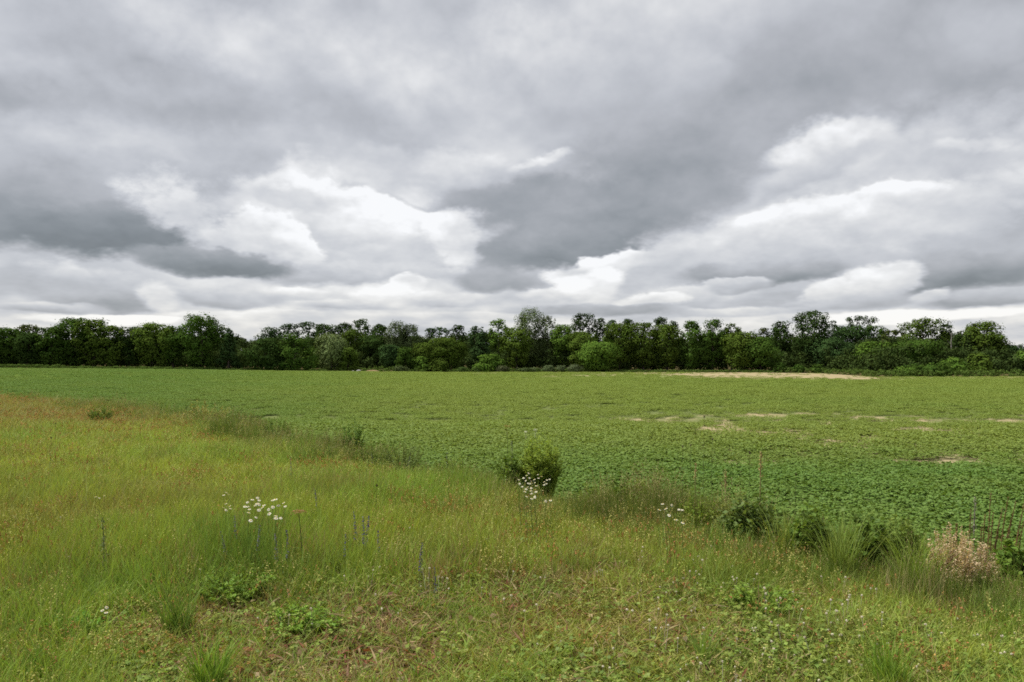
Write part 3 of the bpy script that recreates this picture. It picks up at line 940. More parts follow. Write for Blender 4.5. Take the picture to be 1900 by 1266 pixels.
def crown_points(H, W, style, rng):
    """centres and radii of the leaf clumps of one crown (tree base at the origin)"""
    D = W * (.8 + .3 * rng.random())
    if style == 'shrub':
        cb, peak, n, cr = .02, .40, 40, .36
    elif style == 'round':
        cb, peak, n, cr = .04, .60, 70, .31
    elif style == 'tall':
        cb, peak, n, cr = .04, .62, 84, .30
    elif style == 'cone':
        cb, peak, n, cr = .03, .30, 60, .28
    elif style == 'feather':
        cb, peak, n, cr = .04, .64, 110, .26
    elif style == 'airy':
        cb, peak, n, cr = .10, .66, 95, .19
    elif style == 'umbrella':
        cb, peak, n, cr = .58, .88, 44, .22
    elif style == 'spindly':
        cb, peak, n, cr = .20, .78, 46, .22
    f = cb + (1 - cb) * rng.random(n * 3) ** .85
    prof = np.where(f < peak, .55 + .45 * smoothstep(f, cb, peak), np.sqrt(np.clip(1 - ((f - peak) / (1.02 - peak)) ** 2, 0, 1)))
    if style == 'cone':
        prof = np.clip(1.05 - f, .06, 1) ** .8
    if style == 'shrub':
        prof = np.sqrt(np.clip(1 - (f / 1.02) ** 2.2, 0, 1))
    an = rng.random(len(f)) * 6.283
    lob = 1.04 + .26 * np.sin(an * 2 + rng.random() * 6) + .16 * np.sin(an * 3 + rng.random() * 6)      # uneven outline
    rr = prof * lob * (.35 + .60 * np.sqrt(rng.random(len(f))))
    c = np.stack([np.cos(an) * rr * W, np.sin(an) * rr * D, f * H], 1)
    rad = cr * W * (.45 + 1.0 * rng.random(len(f)))
    rad = np.clip(rad, .45, 2.4)
    c[:, 2] = np.minimum(c[:, 2], H - rad * .75)
    c[:, 2] = np.maximum(c[:, 2], rad * .6)
    # keep clumps that are apart from each other
    keep = []
    for i in range(len(c)):
        if all(np.linalg.norm(c[i] - c[j]) > .42 * (rad[i] + rad[j]) for j in keep):
            keep.append(i)
        if len(keep) >= n:
            break
    c, rad = c[keep], rad[keep]
    c[0] = (rng.normal() * .1 * W, 0, H - rad[0] * .8)          # the top of the crown
    return c, rad

def crown_mesh(c, rad, style, rng, leaf=.34, per=1.0):
    mb = MB()
    mid = np.array([0, 0, c[:, 2].mean() * .85])
    for p, r in zip(c, rad):
        n = int(np.clip(80 * (r / 1.1) ** 1.7 * per, 18, 200))
        d = unit(rng.normal(size=(n, 3)) + np.array([0, 0, .35]))
        k = r * (.45 + .62 * np.sqrt(rng.random(n)))
        sq = np.array([1.0, 1.0, .78])
        if style == 'feather':
            sq = np.array([.75, .75, 1.35])
        pos = p + d * k[:, None] * sq
        # ragged sprays sticking out of the clump
        m = rng.random(n) < .14
        pos[m] += d[m] * (r * .5 * rng.random((m.sum(), 1)))
        pos[:, 2] = np.maximum(pos[:, 2], .12)
        out_ = pos - mid; out_ = out_ / (np.linalg.norm(out_, axis=1, keepdims=True) + 1e-6)
        nn = d * .8 + out_ * .6 + rng.normal(size=(n, 3)) * .24 + np.array([0, 0, .30])
        tone = np.clip(rng.normal(.5, .22), .05, .95)
        var = np.clip(tone + rng.normal(size=n) * .07, 0, 1)
        sz = leaf * (.65 + .7 * rng.random(n))
        mb.leaves(pos, nn, sz * (1.5 if style == 'feather' else 1.15), .5 if style == 'feather' else .85, var, rng)
    # leaves deep inside the crown close the view through it, toned darker as inner shade
    if style not in ('umbrella', 'spindly') and len(c) > 8:
        k = 170 if style != 'airy' else 70
        i = rng.integers(0, len(c), k)
        pos = c[i] * np.array([.86, .86, .95]) + rng.normal(size=(k, 3)) * rad[i][:, None] * .38
        pos[:, 2] = np.clip(pos[:, 2] - .15 * rad[i], .3, c[:, 2].max())
        out_ = unit(pos - mid)
        mb.leaves(pos, out_ + rng.normal(size=(k, 3)) * .35, leaf * (1.7 + .9 * rng.random(k)), .9, np.clip(rng.normal(.4, .15, k), 0, 1), rng)
    return mb

def trunk_mesh(H, W, c, style, rng):
    mb = MB()
    r0 = max(.10, .020 * H + .02 * W)
    top = H * (.88 if style in ('umbrella', 'spindly', 'airy') else .74)
    zs = np.linspace(-.3, top, 7)
    sway = rng.normal(size=2) * .03 * H
    pts = np.stack([sway[0] * (zs / H) ** 2 + .04 * W * np.sin(zs * .7 + rng.random() * 6), sway[1] * (zs / H) ** 2, zs], 1)
    mb.tube(pts, r0 * np.linspace(1.15, .22, 7), 7)
    m = min(len(c), 9)
    for i in rng.permutation(len(c))[:m]:
        e = c[i]
        z0 = np.clip(e[2] - (.15 + .2 * rng.random()) * H, .12 * H, top * .95)
        s = np.array([np.interp(z0, zs, pts[:, 0]), np.interp(z0, zs, pts[:, 1]), z0])
        mid = .55 * s + .45 * e + np.array([0, 0, -.04 * H])
        mb.tube([s, mid, e], [r0 * .38, r0 * .24, r0 * .08], 5)
    return mb

def make_tree(name, px, top, hw, Y, style, color, label, group, base=None, leaf=.34, per=1.0, category="tree", bark=None):
    p = at(px, Y)
    H = max(.8, CAM_H - (top - HORIZON) / FPX * Y - p[2])
    W = hw / FPX * Y
    rng = np.random.default_rng(int(px * 31 + top * 7 + hw))
    c, rad = crown_points(H, W, style, rng)
    t = thing(name, p, label, category, group)
    small = category != "tree"
    cm = crown_mesh(c, rad, style, rng, leaf, per)
    col = np.array(color) * (.64 + .20 * rng.random()) * np.array([.86, 1.0, .92])
    link("foliage" if small else "crown", cm.mesh("crown", M_TREE), t, color=col)
    link("stems" if small else "trunk", trunk_mesh(H, W, c, style, rng).mesh("trunk", bark or M_BARK, True), t)
    return t

MIDG, DARK, OLIV, BRIGHT, GREY, BLUEG, BROWNG = (.085, .135, .026), (.055, .085, .022), (.115, .155, .028), (.135, .205, .036), (.150, .178, .075), (.065, .105, .036), (.100, .110, .036)
LW, CW, RW = "trees of the wood left of the gap", "trees of the wood behind the middle of the field", "trees of the wood on the right"
TREES = [
    # name, column, row of the top, half width (px), depth, style, colour, label, group
    ("broadleaf_tree", 6, 608, 40, 186, 'tall', MIDG, "mid green tree cut by the left edge of the picture", LW),
    ("broadleaf_tree", 53, 603, 27, 188, 'airy', BROWNG, "thin-topped brownish tree second from the left edge of the wood", LW),
    ("broadleaf_tree", 52, 618, 30, 184, 'round', DARK, "dark leafy tree under the thin brownish top at far left", LW),
    ("broadleaf_tree", 96, 607, 26, 184, 'round', MIDG, "lighter green shoulder tree left of the first tall dome", LW),
    ("broadleaf_tree", 134, 590, 34, 188, 'tall', MIDG, "tall dome-shaped tree, highest in the leftmost part of the wood", LW),
    ("broadleaf_tree", 174, 593, 26, 186, 'tall', OLIV, "tall flat-topped tree joined to the right of the leftmost dome", LW),
    ("broadleaf_tree", 205, 604, 24, 186, 'round', OLIV, "yellow-green topped tree just right of the leftmost tall pair", LW),
    ("broadleaf_tree", 240, 607, 24, 187, 'round', DARK, "dark dip-topped tree midway along the left wood", LW),
    ("broadleaf_tree", 282, 600, 36, 187, 'round', OLIV, "broad round tree with bright top in the middle of the left wood", LW),
    ("broadleaf_tree", 320, 605, 27, 188, 'round', MIDG, "rounded tree between the broad bright top and the tallest left tree", LW),
    ("broadleaf_tree", 374, 584, 41, 188, 'tall', MIDG, "tallest tree of the left wood with ragged right edge", LW),
    ("broadleaf_tree", 425, 609, 18, 187, 'cone', BLUEG, "narrow pointed tree at the right end of the left wood", LW),
    ("bushy_tree", 492, 627, 31, 186, 'shrub', DARK, "dark round bushy tree, left one of the pair standing alone right of the gap", "pair of dark bushy trees beyond the gap"),
    ("bushy_tree", 546, 619, 28, 186, 'shrub', MIDG, "dark bushy tree, right one of the pair standing alone right of the gap", "pair of dark bushy trees beyond the gap"),
    ("broadleaf_tree", 506, 607, 22, 245, 'round', BLUEG, "distant rounded blue-green tree behind the dark bushy pair", CW),
    ("broadleaf_tree", 537, 601, 17, 240, 'tall', BLUEG, "distant upright tree peeping over the right bushy tree", CW),
    ("broadleaf_tree", 572, 597, 24, 240, 'airy', BLUEG, "distant airy tree with two open plumes of leaves", CW),
    ("broadleaf_tree", 602, 602, 22, 240, 'tall', DARK, "distant dark tree between the twin-plumed tree and the pale willow", CW),
    ("broadleaf_tree", 590, 628, 26, 225, 'round', BLUEG, "half hidden blue-green tree behind the pale willow's left side", CW),
    ("broadleaf_tree", 638, 599, 20, 240, 'tall', DARK, "distant dark tree straight above the pale willow", CW),
    ("broadleaf_tree", 668, 592, 25, 236, 'airy', DARK, "distant dark see-through crowned tree, tallest right of the willow", CW),
    ("broadleaf_tree", 655, 612, 28, 222, 'round', OLIV, "lighter green tree below the dark see-through crown", CW),
    ("broadleaf_tree", 703, 602, 19, 232, 'tall', DARK, "distant dark tree right of the see-through crowned tree", CW),
    ("broadleaf_tree", 690, 622, 36, 224, 'round', DARK, "very dark tree above the open grassy bay", CW),
    ("willow_tree", 614, 624, 31, 194, 'feather', (.27, .31, .13), "pale grey-green willow standing forward at the field edge", None),
    ("bushy_tree", 646, 645, 21, 193, 'shrub', OLIV, "darker green bush joined to the right side of the pale willow", None),
    ("bushy_tree", 576, 646, 14, 200, 'shrub', BRIGHT, "small light green bush squeezed between bushy pair and willow", None),
    ("poplar_tree", 735, 599, 24, 222, 'feather', GREY, "pale feathery-topped tree right of the grassy bay", CW),
    ("poplar_tree", 762, 604, 20, 222, 'feather', GREY, "lower pale feathery tree beside the first feathery top", CW),
    ("broadleaf_tree", 722, 640, 22, 208, 'round', BLUEG, "blue-green tree in front below the pale feathery top", CW),
    ("bushy_tree", 752, 643, 18, 203, 'shrub', MIDG, "small round tree in front with a bright green crest", CW),
    ("broadleaf_tree", 787, 636, 24, 208, 'round', OLIV, "sunlit olive tree between small crested tree and dark round tree", CW),
    ("spindly_tree", 798, 609, 8, 236, 'umbrella', BLUEG, "thin spindly tree, leftmost of two flat tops against the sky", None),
    ("spindly_tree", 818, 607, 16, 236, 'umbrella', BLUEG, "thin spindly tree with arching top, beside the thinner one", None),
    ("broadleaf_tree", 851, 603, 14, 236, 'round', DARK, "distant small dark ball-topped tree standing clear of the canopy", None),
    ("broadleaf_tree", 832, 627, 34, 206, 'round', OLIV, "broad round tree below the spindly flat-topped trees", CW),
    ("broadleaf_tree", 884, 605, 14, 232, 'airy', BLUEG, "distant open-crowned tree right of the ball-topped tree", CW),
    ("broadleaf_tree", 893, 614, 24, 214, 'cone', BLUEG, "blue-green pointed tree left of the yellow-green plume", CW),
    ("poplar_tree", 926, 591, 17, 222, 'tall', BRIGHT, "yellow-green plume-topped tree left of the highest willow", CW),
    ("willow_tree", 984, 575, 31, 218, 'feather', (.175, .21, .085), "tallest pale grey-green willow in the middle of the picture", None),
    ("willow_tree", 1017, 588, 17, 218, 'feather', GREY, "shorter pale willow crown on the right flank of the tallest willow", None),
    ("broadleaf_tree", 958, 608, 26, 212, 'round', OLIV, "olive tree at the left shoulder of the tallest willow", CW),
    ("broadleaf_tree", 1046, 602, 26, 216, 'round', BRIGHT, "yellow-green rounded tree right of the shorter willow crown", CW),
    ("oak_tree", 1084, 581, 24, 230, 'tall', DARK, "tall dark tree poking above the middle canopy", CW),
    ("broadleaf_tree", 1113, 590, 17, 232, 'tall', DARK, "dark narrow tree next to the tall dark tree poking above the middle canopy", CW),
    ("broadleaf_tree", 1136, 594, 16, 232, 'tall', BLUEG, "second dark narrow tree right of the tall dark tree", CW),
    ("broadleaf_tree", 1078, 616, 30, 212, 'round', OLIV, "olive rounded tree beneath the tall dark middle tree", CW),
    ("broadleaf_tree", 1112, 635, 37, 203, 'round', BRIGHT, "bright green rounded tree standing forward of the middle canopy", None),
    ("broadleaf_tree", 1150, 600, 30, 212, 'round', OLIV, "first rounded top of the long level canopy", RW),
    ("broadleaf_tree", 1165, 592, 16, 234, 'tall', DARK, "small dark top peeping behind the start of the level canopy", RW),
    ("broadleaf_tree", 1193, 599, 27, 211, 'round', OLIV, "second rounded top of the long level canopy", RW),
    ("broadleaf_tree", 1227, 588, 16, 234, 'round', DARK, "dark round knob rising behind the level canopy", RW),
    ("broadleaf_tree", 1250, 596, 10, 234, 'round', DARK, "small dark knob right of the larger dark knob", RW),
    ("broadleaf_tree", 1238, 602, 28, 210, 'round', OLIV, "third rounded top of the level canopy, below the dark knobs", RW),
    ("broadleaf_tree", 1282, 596, 25, 208, 'round', MIDG, "fourth rounded top of the level canopy", RW),
    ("broadleaf_tree", 1322, 593, 27, 206, 'round', MIDG, "highest top at the right end of the level canopy", RW),
    ("broadleaf_tree", 1357, 600, 19, 205, 'airy', OLIV, "thin open top right of the highest level canopy tree", RW),
    ("broadleaf_tree", 1385, 616, 34, 199, 'round', OLIV, "sunlit topped tree at the canopy's dip before the dark giant", RW),
    ("broadleaf_tree", 1412, 626, 33, 197, 'round', MIDG, "bushy bright edged tree at the corner of the level wood", RW),
    ("broadleaf_tree", 1418, 608, 14, 226, 'airy', BROWNG, "distant thin tree seen in the canopy's dip", RW),
    ("broadleaf_tree", 1449, 596, 21, 210, 'tall', DARK, "twin-pointed dark tree left of the dark giant", RW),
    ("oak_tree", 1508, 577, 30, 204, 'tall', DARK, "giant dark oak, tallest tree of the right-hand wood", None),
    ("broadleaf_tree", 1540, 626, 32, 199, 'round', BLUEG, "blue-green tree at the right foot of the giant oak", RW),
    ("spindly_tree", 1549, 595, 13, 214, 'spindly', DARK, "thin dark tree just right of the giant oak", None),
    ("broadleaf_tree", 1574, 605, 36, 205, 'round', BLUEG, "dense dark tree below the flat-topped pine-like crown", RW),
    ("spindly_tree", 1597, 586, 23, 212, 'umbrella', DARK, "flat umbrella-topped tree standing above the right wood", None),
    ("broadleaf_tree", 1624, 604, 26, 203, 'round', MIDG, "rounded tree right of the flat umbrella top", RW),
    ("broadleaf_tree", 1622, 634, 26, 178, 'round', BRIGHT, "bright green round tree forward at the field's corner", None),
    ("broadleaf_tree", 1660, 612, 22, 192, 'airy', BROWNG, "thin brownish topped tree left of the broad right dome", RW),
    ("broadleaf_tree", 1712, 591, 37, 190, 'round', OLIV, "broad bright dome of the right wood with brown twigs at its left", RW),
    ("broadleaf_tree", 1700, 632, 42, 172, 'round', MIDG, "wide bushy tree in front of the broad right dome", RW),
    ("spindly_tree", 1757, 602, 12, 190, 'umbrella', DARK, "thin tree with one leaning tuft in the gap between two domes", None),
    ("broadleaf_tree", 1778, 622, 20, 186, 'airy', DARK, "ragged dark tree in the gap between the two right domes", RW),
    ("broadleaf_tree", 1826, 597, 39, 184, 'round', OLIV, "last tall dome near the right edge, open at its left side", RW),
    ("broadleaf_tree", 1800, 606, 18, 188, 'airy', BROWNG, "brown thin crown leaning against the last tall dome", RW),
    ("broadleaf_tree", 1876, 640, 24, 182, 'round', BLUEG, "low blue-green tree near the right edge", RW),
    ("bushy_tree", 1900, 652, 18, 168, 'shrub', BRIGHT, "bright green bush cut by the right edge of the picture", None),
    ("bushy_tree", 1770, 664, 24, 162, 'shrub', BRIGHT, "bright rounded bush below the gap between the right domes", "bushes at the wood's right foot"),
    ("bushy_tree", 1817, 656, 20, 163, 'shrub', OLIV, "taller bush just right of the bright rounded bush", "bushes at the wood's right foot"),
    ("bushy_tree", 1720, 679, 34, 158, 'shrub', MIDG, "low spreading bush at the field edge under the right dome", "bushes at the wood's right foot"),
    ("bushy_tree", 1680, 681, 18, 157, 'shrub', BRIGHT, "low light green bush left of the spreading one", "bushes at the wood's right foot"),
    ("bushy_tree", 908, 657, 25, 202, 'shrub', BRIGHT, "yellow-green bush at the wood's foot left of the pale shrubs", None),
    ("bushy_tree", 815, 664, 18, 202, 'shrub', OLIV, "small round bush at the foot of the broad round tree", None),
    ("bushy_tree", 780, 661, 15, 203, 'shrub', BRIGHT, "small light bush at the foot of the sunlit olive tree", None),
]
for (nm, px, top, hw, Y, st, co, lab, gr) in TREES:
    make_tree(nm, px, top, hw, Y, st, co, lab, gr, leaf=.28 if st == 'feather' else .34, per=1.05)

# dead pale snag between the right domes
p = at(1766, 180)
t = thing("dead_tree", p, "pale leafless dead trunk in the gap between the right domes", "tree")
mb = MB(); hh = CAM_H - (604 - HORIZON) / FPX * 180 - p[2]
mb.tube([(0, 0, -.3), (.12, 0, hh * .35), (-.1, .1, hh * .62), (.15, .1, hh * .85)], [.20, .15, .11, .05], 7)
link("trunk", mb.mesh("dead_trunk", M_PALEBARK, True), t)
for i, (z0, dx, dz) in enumerate(((.45, 1.1, 1.0), (.58, -1.0, 1.3), (.68, .9, 1.4), (.78, -.5, 1.2))):
    mb = MB(); mb.tube([(0, .05, hh * z0), (dx * .5, .1, hh * z0 + dz * .4), (dx, .2, hh * z0 + dz)], [.07, .045, .015], 5)
    link("branch", mb.mesh("dead_branch", M_PALEBARK, True), t)

# pale willow shrubs along the far field edge
SHR = [(932, 679, 17, "pale shrub with pinkish tips, leftmost along the far field edge", (.135, .130, .070)),
       (972, 683, 13, "small pale shrub second along the far field edge", (.12, .145, .062)),
       (990, 682, 12, "small pale shrub third along the far field edge", (.125, .15, .065)),
       (1018, 678, 14, "grey-green shrub fourth along the far field edge", (.13, .15, .075)),
       (1041, 678, 12, "grey-green shrub fifth along the far field edge", (.14, .16, .08)),
       (1068, 677, 18, "widest pale grey shrub, last along the far field edge", (.145, .16, .085)),
       (860, 681, 12, "low green shrub left of the pale shrubs", (.10, .14, .04)),
       (888, 681, 11, "low green shrub nearest to the pinkish pale shrub", (.105, .145, .04)),
       (742, 679, 13, "low grey weed mound beside the grassy bay", (.12, .14, .06)),
       (1448, 672, 9, "small young tree sprouting at the verge below the twin-pointed tree", (.09, .15, .03)),
       (1482, 676, 9, "small young tree sprouting at the verge under the giant oak", (.09, .15, .03)),
       (1516, 676, 10, "light green sapling on the verge right of the giant oak", (.10, .155, .03))]
for (px, top, hw, lab, co) in SHR:
    Y = float(np.interp((px - CX) / FPX, FAR_U, FAR[:, 2])) + 2.2
    make_tree("field_edge_shrub", px, top, hw, Y, 'shrub', co, lab, "shrubs along the far field edge", leaf=.24, per=.9, category="shrub")

# ------------------------------------------------------------------ undergrowth, far wood and verge: masses nobody could count
def leaf_mass(name, clumps, mat, color, label, category, leaf=.4, per=1.0, flat=.8):
    mb = MB()
    for (X, Yd, Z, r, tone) in clumps:
        n = int(np.clip(58 * (r / 1.1) ** 1.5 * per, 12, 150))
        d = unit(TR.normal(size=(n, 3)) + np.array([0, 0, .3]))
        pos = np.array([X, Yd, Z]) + d * (r * (.4 + .65 * TR.random(n)))[:, None] * np.array([1, 1, flat])
        pos[:, 2] = np.maximum(pos[:, 2], ground_z(pos[:, 0], pos[:, 1]) + .05)
        mb.leaves(pos, d + TR.normal(size=(n, 3)) * .35 + np.array([0, 0, .3]), leaf * (.6 + .8 * TR.random(n)), .8, np.clip(tone + TR.normal(size=n) * .07, 0, 1), TR)
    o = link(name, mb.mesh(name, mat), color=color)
    return tag(o, label, category, kind="stuff")

cl = []
for px in np.arange(-160, 2080, 6.5):
    yf = float(np.interp((px - CX) / FPX, FAR_U, FAR[:, 2]))
    gap = (446 < px < 458) or (572 < px < 588) or (662 < px < 722)
    for k in range(5):
        Y = yf + (13 if not gap else 24) + 9 * TR.random()
        X = (px + TR.normal() * 5 - CX) / FPX * Y
        h = .5 + (2.6 if k < 3 else 4.5) * TR.random() ** 1.2
        cl.append((X, Y, float(ground_z(X, Y)) + h, .9 + .9 * TR.random(), np.clip(TR.normal(.4, .2), 0, 1)))
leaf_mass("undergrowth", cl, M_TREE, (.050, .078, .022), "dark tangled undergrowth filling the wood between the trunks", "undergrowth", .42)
cl = []
for px in np.arange(-300, 2250, 8):
    yf = float(np.interp((px - CX) / FPX, FAR_U, FAR[:, 2]))
    for k in range(7):
        Y = yf + 30 + 30 * TR.random()
        top = 630 + 7 * math.sin(px * .013) + 6 * math.sin(px * .041)
        if 438 < px < 466: top = 660
        if 1860 < px: top = 650
        X = (px + TR.normal() * 6 - CX) / FPX * Y
        hmax = CAM_H - (top - HORIZON) / FPX * Y - float(ground_z(X, Y))
        cl.append((X, Y, float(ground_z(X, Y)) + .8 + (hmax - 1.2) * TR.random() ** .75, 1.3 + .9 * TR.random(), np.clip(TR.normal(.45, .2), 0, 1)))
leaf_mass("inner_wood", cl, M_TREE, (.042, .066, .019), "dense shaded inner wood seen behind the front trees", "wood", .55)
cl = []
for px in np.arange(-500, 2400, 7):
    for k in range(6):
        Y = 420 + 60 * TR.random()
        top = 629 + 5 * math.sin(px * .021 + 1) + 4 * math.sin(px * .07) + (14 if px > 1500 else 0) + 5 * TR.random()
        X = (px + TR.normal() * 6 - CX) / FPX * Y
        hmax = CAM_H - (top - HORIZON) / FPX * Y - float(ground_z(X, Y))
        cl.append((X, Y, float(ground_z(X, Y)) + 1 + (hmax - 2.5) * TR.random() ** .6, 2.4 + 1.4 * TR.random(), np.clip(TR.normal(.5, .2), 0, 1)))
leaf_mass("distant_wood", cl, M_TREE, (.062, .085, .034), "distant wooded rise showing through gaps on the skyline", "wood", 1.0)
# verge of rank weeds and grass between field and wood
cl = []
for px in np.arange(-160, 2080, 3.2):
    u = (px - CX) / FPX
    yf = float(np.interp(u, FAR_U, FAR[:, 2]))
    tall = 1.1 if 1440 < px < 1660 or px > 1660 else .75 if (px < 120 or 690 < px < 1100) else .4
    for k in range(4):
        Y = yf + .4 + (4.5 if not 600 < px < 850 else 14) * TR.random()
        X = u * Y + TR.normal() * .3
        r = .28 + .35 * TR.random()
        cl.append((X, Y, float(ground_z(X, Y)) + tall * TR.random(), r, np.clip(TR.normal(.5, .25), 0, 1)))
leaf_mass("verge_weeds", cl, M_TREE, (.085, .135, .030), "rank green weeds on the verge between field and wood", "weeds", .20, 2.2, .6)

# small things at the far field edge
p = at(690, 192.5)
mb = MB(); n = 14
th = np.linspace(0, 6.283, n, endpoint=False)
rings = [(1.0, 0), (.8, .18), (.5, .32), (.18, .38)]
V = []
for k, (r, h) in enumerate(rings):
    V += [(2.0 * r * math.cos(a) * (1 + .14 * math.sin(3 * a)), 1.1 * r * math.sin(a), h * (1 + .2 * math.sin(5 * a)) - .1 * (k == 0)) for a in th]
F = [(k * n + i, k * n + (i + 1) % n, (k + 1) * n + (i + 1) % n, (k + 1) * n + i) for k in range(3) for i in range(n)]
mb.add(V, F)
o = link("earth_mound", mb.mesh("earth_mound", plain_material("sandy_earth", (.17, .12, .06), (.25, .18, .09), 2.0), True), loc=p)
tag(o, "small mound of bare orange sandy earth by the grassy bay", "mound")
for i, (px, sx, sz, lab) in enumerate(((655, .32, .22, "small grey field stone lying left of the pale slab"), (665, .60, .32, "pale grey stone slab at the willow's right foot"))):
    p = at(px, 189.2)
    rg = np.random.default_rng(60 + i)
    bm = bmesh.new(); bmesh.ops.create_icosphere(bm, subdivisions=2, radius=1)
    for v in bm.verts:
        k = 1 + .22 * (rg.random() - .5)
        v.co = Vector((v.co.x * sx * k, v.co.y * sx * .7 * k, max(-.1, v.co.z * sz * k + sz * .55 + .18 * v.co.x * sx)))
    me = bpy.data.meshes.new("field_stone"); bm.to_mesh(me); bm.free()
    me.materials.append(bpy.data.materials.get("pale_stone") or plain_material("pale_stone", (.22, .22, .21), (.34, .33, .32), 4.0))
    tag(link("field_stone", me, loc=p), lab, "stone", "stones at the far field edge")

# ================================================================== plants that stand out along the field edge and in the meadow
WR = np.random.default_rng(909)
M_FADED = leaf_material("faded_blue_petal", (.16, .155, .21), .25, .6, 1.4, gloss=.0, hue=.08)

def weed_clump(name, px, base, top, hw, kind, color, label, group=None, n=None, category="weed clump", stem_color=(.10, .12, .035)):
    color = (color[0] * 1.12, color[1] * 1.08, color[2] * .75) if kind in ('broad', 'spray') else color
    p = on_ground(px, base, .22 if base < 1090 else .10)
    Y = p[1]; H = CAM_H - (top - HORIZON) / FPX * Y - p[2]; W = hw / FPX * Y
    rng = np.random.default_rng(int(px * 13 + base))
    t = thing(name, p, label, category, group)
    if kind == 'grassy':
        mb = MB(); blades(mb, (n or 90) * 2, W * .55, H * .9, .0045 + .0002 * Y, .42, rng)
        link("blades", mb.mesh("blades", M_WEED), t, color=color)
        return t
    n = int(1.45 * n) if kind in ('spray', 'broad') else n
    ls, lm = MB(), MB()
    C, Nn, S, V, UP = [], [], [], [], []
    for i in range(n):
        a = rng.random() * 6.283; r0 = W * .35 * math.sqrt(rng.random()); r1 = W * (.25 + .75 * rng.random() ** .6)
        h = H * (1.05 - .42 * (r1 / W) ** 2) * (.72 + .32 * rng.random())
        b = np.array([math.cos(a) * r0, math.sin(a) * r0, -.03]); a2 = a + rng.normal() * .5
        e = np.array([math.cos(a2) * r1, math.sin(a2) * r1, h])
        m = np.array([.5 * (b[0] + e[0]) * .8, .5 * (b[1] + e[1]) * .8, h * .55])
        ls.tube([b, m, e], [.0035, .003, .0015], 3, rng.random())
        k = {'feathery': 90, 'broad': 34, 'dry': 60, 'spray': 55}[kind]
        k = int(k * (.6 + .5 * H))
        tt = .10 + .90 * rng.random(k) ** .8
        q = (1 - tt)[:, None] ** 2 * b + (2 * tt * (1 - tt))[:, None] * m + (tt ** 2)[:, None] * e
        an = rng.random(k) * 6.283
        L = {'feathery': .062, 'broad': .078, 'dry': .027, 'spray': .046}[kind] * (.6 + .8 * rng.random(k)) * (1.15 - .5 * tt) * max(1, Y / 14)
        d = np.stack([np.cos(an), np.sin(an), .55 + .3 * rng.normal(size=k)], 1); d = unit(d)
        C.append(q + d * L[:, None] * .45)
        nn = unit(np.cross(d, np.stack([-np.sin(an), np.cos(an), 0 * an], 1)))
        Nn.append(nn + rng.normal(size=(k, 3)) * .3); S.append(L); UP.append(np.cross(nn, d))
        V.append(np.clip(rng.normal(.5, .15) + rng.normal(size=k) * .15, 0, 1))
    asp = {'feathery': .26, 'broad': .55, 'dry': .55, 'spray': .34}[kind]
    lm.leaves(np.concatenate(C), np.concatenate(Nn), np.concatenate(S), asp, np.concatenate(V), rng, up=None)
    link("stems", ls.mesh("stems", M_STEM), t, color=stem_color)
    link("leaves", lm.mesh("leaves", M_WEED), t, color=color)
    return t

DG, MG, YG, SG = (.110, .175, .040), (.165, .245, .050), (.24, .31, .055), (.165, .205, .085)
EDGE = "weed clumps along the field edge"
weed_clump("leafy_weed", 1003, 920, 804, 44, 'feathery', (.27, .36, .06), "tall bushy green weed, largest clump on the field edge, behind small daisies", EDGE, 170)
weed_clump("leafy_weed", 945, 918, 838, 34, 'broad', DG, "dark broad-leaved weed just left of the largest bushy weed", EDGE, 44)
weed_clump("leafy_weed", 655, 842, 778, 25, 'feathery', (0.145, 0.238, 0.051), "narrow upright dark weed clump on the field edge, far left of the largest bushy weed", EDGE, 46)
weed_clump("leafy_weed", 620, 842, 790, 38, 'spray', SG, "grey-green low weed left beside the narrow upright clump", EDGE, 40)
weed_clump("leafy_weed", 748, 884, 814, 54, 'spray', (0.145, 0.196, 0.076), "wide grey-green weed clump between the narrow upright clump and the broad-leaved weed", EDGE, 70)
weed_clump("leafy_weed", 690, 872, 822, 40, 'spray', DG, "low dark weed clump at the left of the wide grey-green one", EDGE, 40)
weed_clump("leafy_weed", 840, 895, 838, 44, 'spray', MG, "low mid green weeds between the wide grey clump and the broad-leaved weed", EDGE, 40)
weed_clump("leafy_weed", 512, 822, 772, 38, 'spray', DG, "small dark weed clump on the field edge, left of all upright clumps", EDGE, 40)
weed_clump("leafy_weed", 455, 800, 756, 42, 'spray', SG, "faded greyish weed clump among brown grass on the far edge", EDGE, 34)
weed_clump("leafy_weed", 385, 785, 742, 48, 'spray', (0.272, 0.272, 0.119), "pale seeding weed clump where brown grass meets the field", EDGE, 34)
weed_clump("leafy_weed", 185, 778, 752, 26, 'spray', DG, "dark weed clump surrounded by the brown grass at far left", EDGE, 30)
weed_clump("leafy_weed", 1105, 950, 888, 48, 'spray', MG, "green weed clump first right of the largest bushy weed", EDGE, 46)
weed_clump("leafy_weed", 1165, 960, 892, 50, 'broad', DG, "dark weed clump left of the small daisy group on the edge", EDGE, 36)
weed_clump("leafy_weed", 1190, 946, 890, 36, 'feathery', (0.264, 0.340, 0.068), "yellow-green feathery weed topping the edge left of the small daisy group", EDGE, 34)
weed_clump("leafy_weed", 1295, 985, 905, 44, 'spray', MG, "mid green weed clump right behind the small daisy group", EDGE, 34)
weed_clump("leafy_weed", 1388, 1008, 912, 60, 'broad', (0.119, 0.178, 0.068), "wide dark grey-green weed clump right of the small daisy group", EDGE, 60)
weed_clump("leafy_weed", 1360, 1000, 905, 46, 'spray', (0.204, 0.246, 0.102), "pale seeding weed topping the wide dark grey-green clump", EDGE, 40)
weed_clump("leafy_weed", 1500, 1030, 930, 42, 'broad', (0.128, 0.204, 0.060), "dark leafy clump second right of the small daisy group", EDGE, 36)
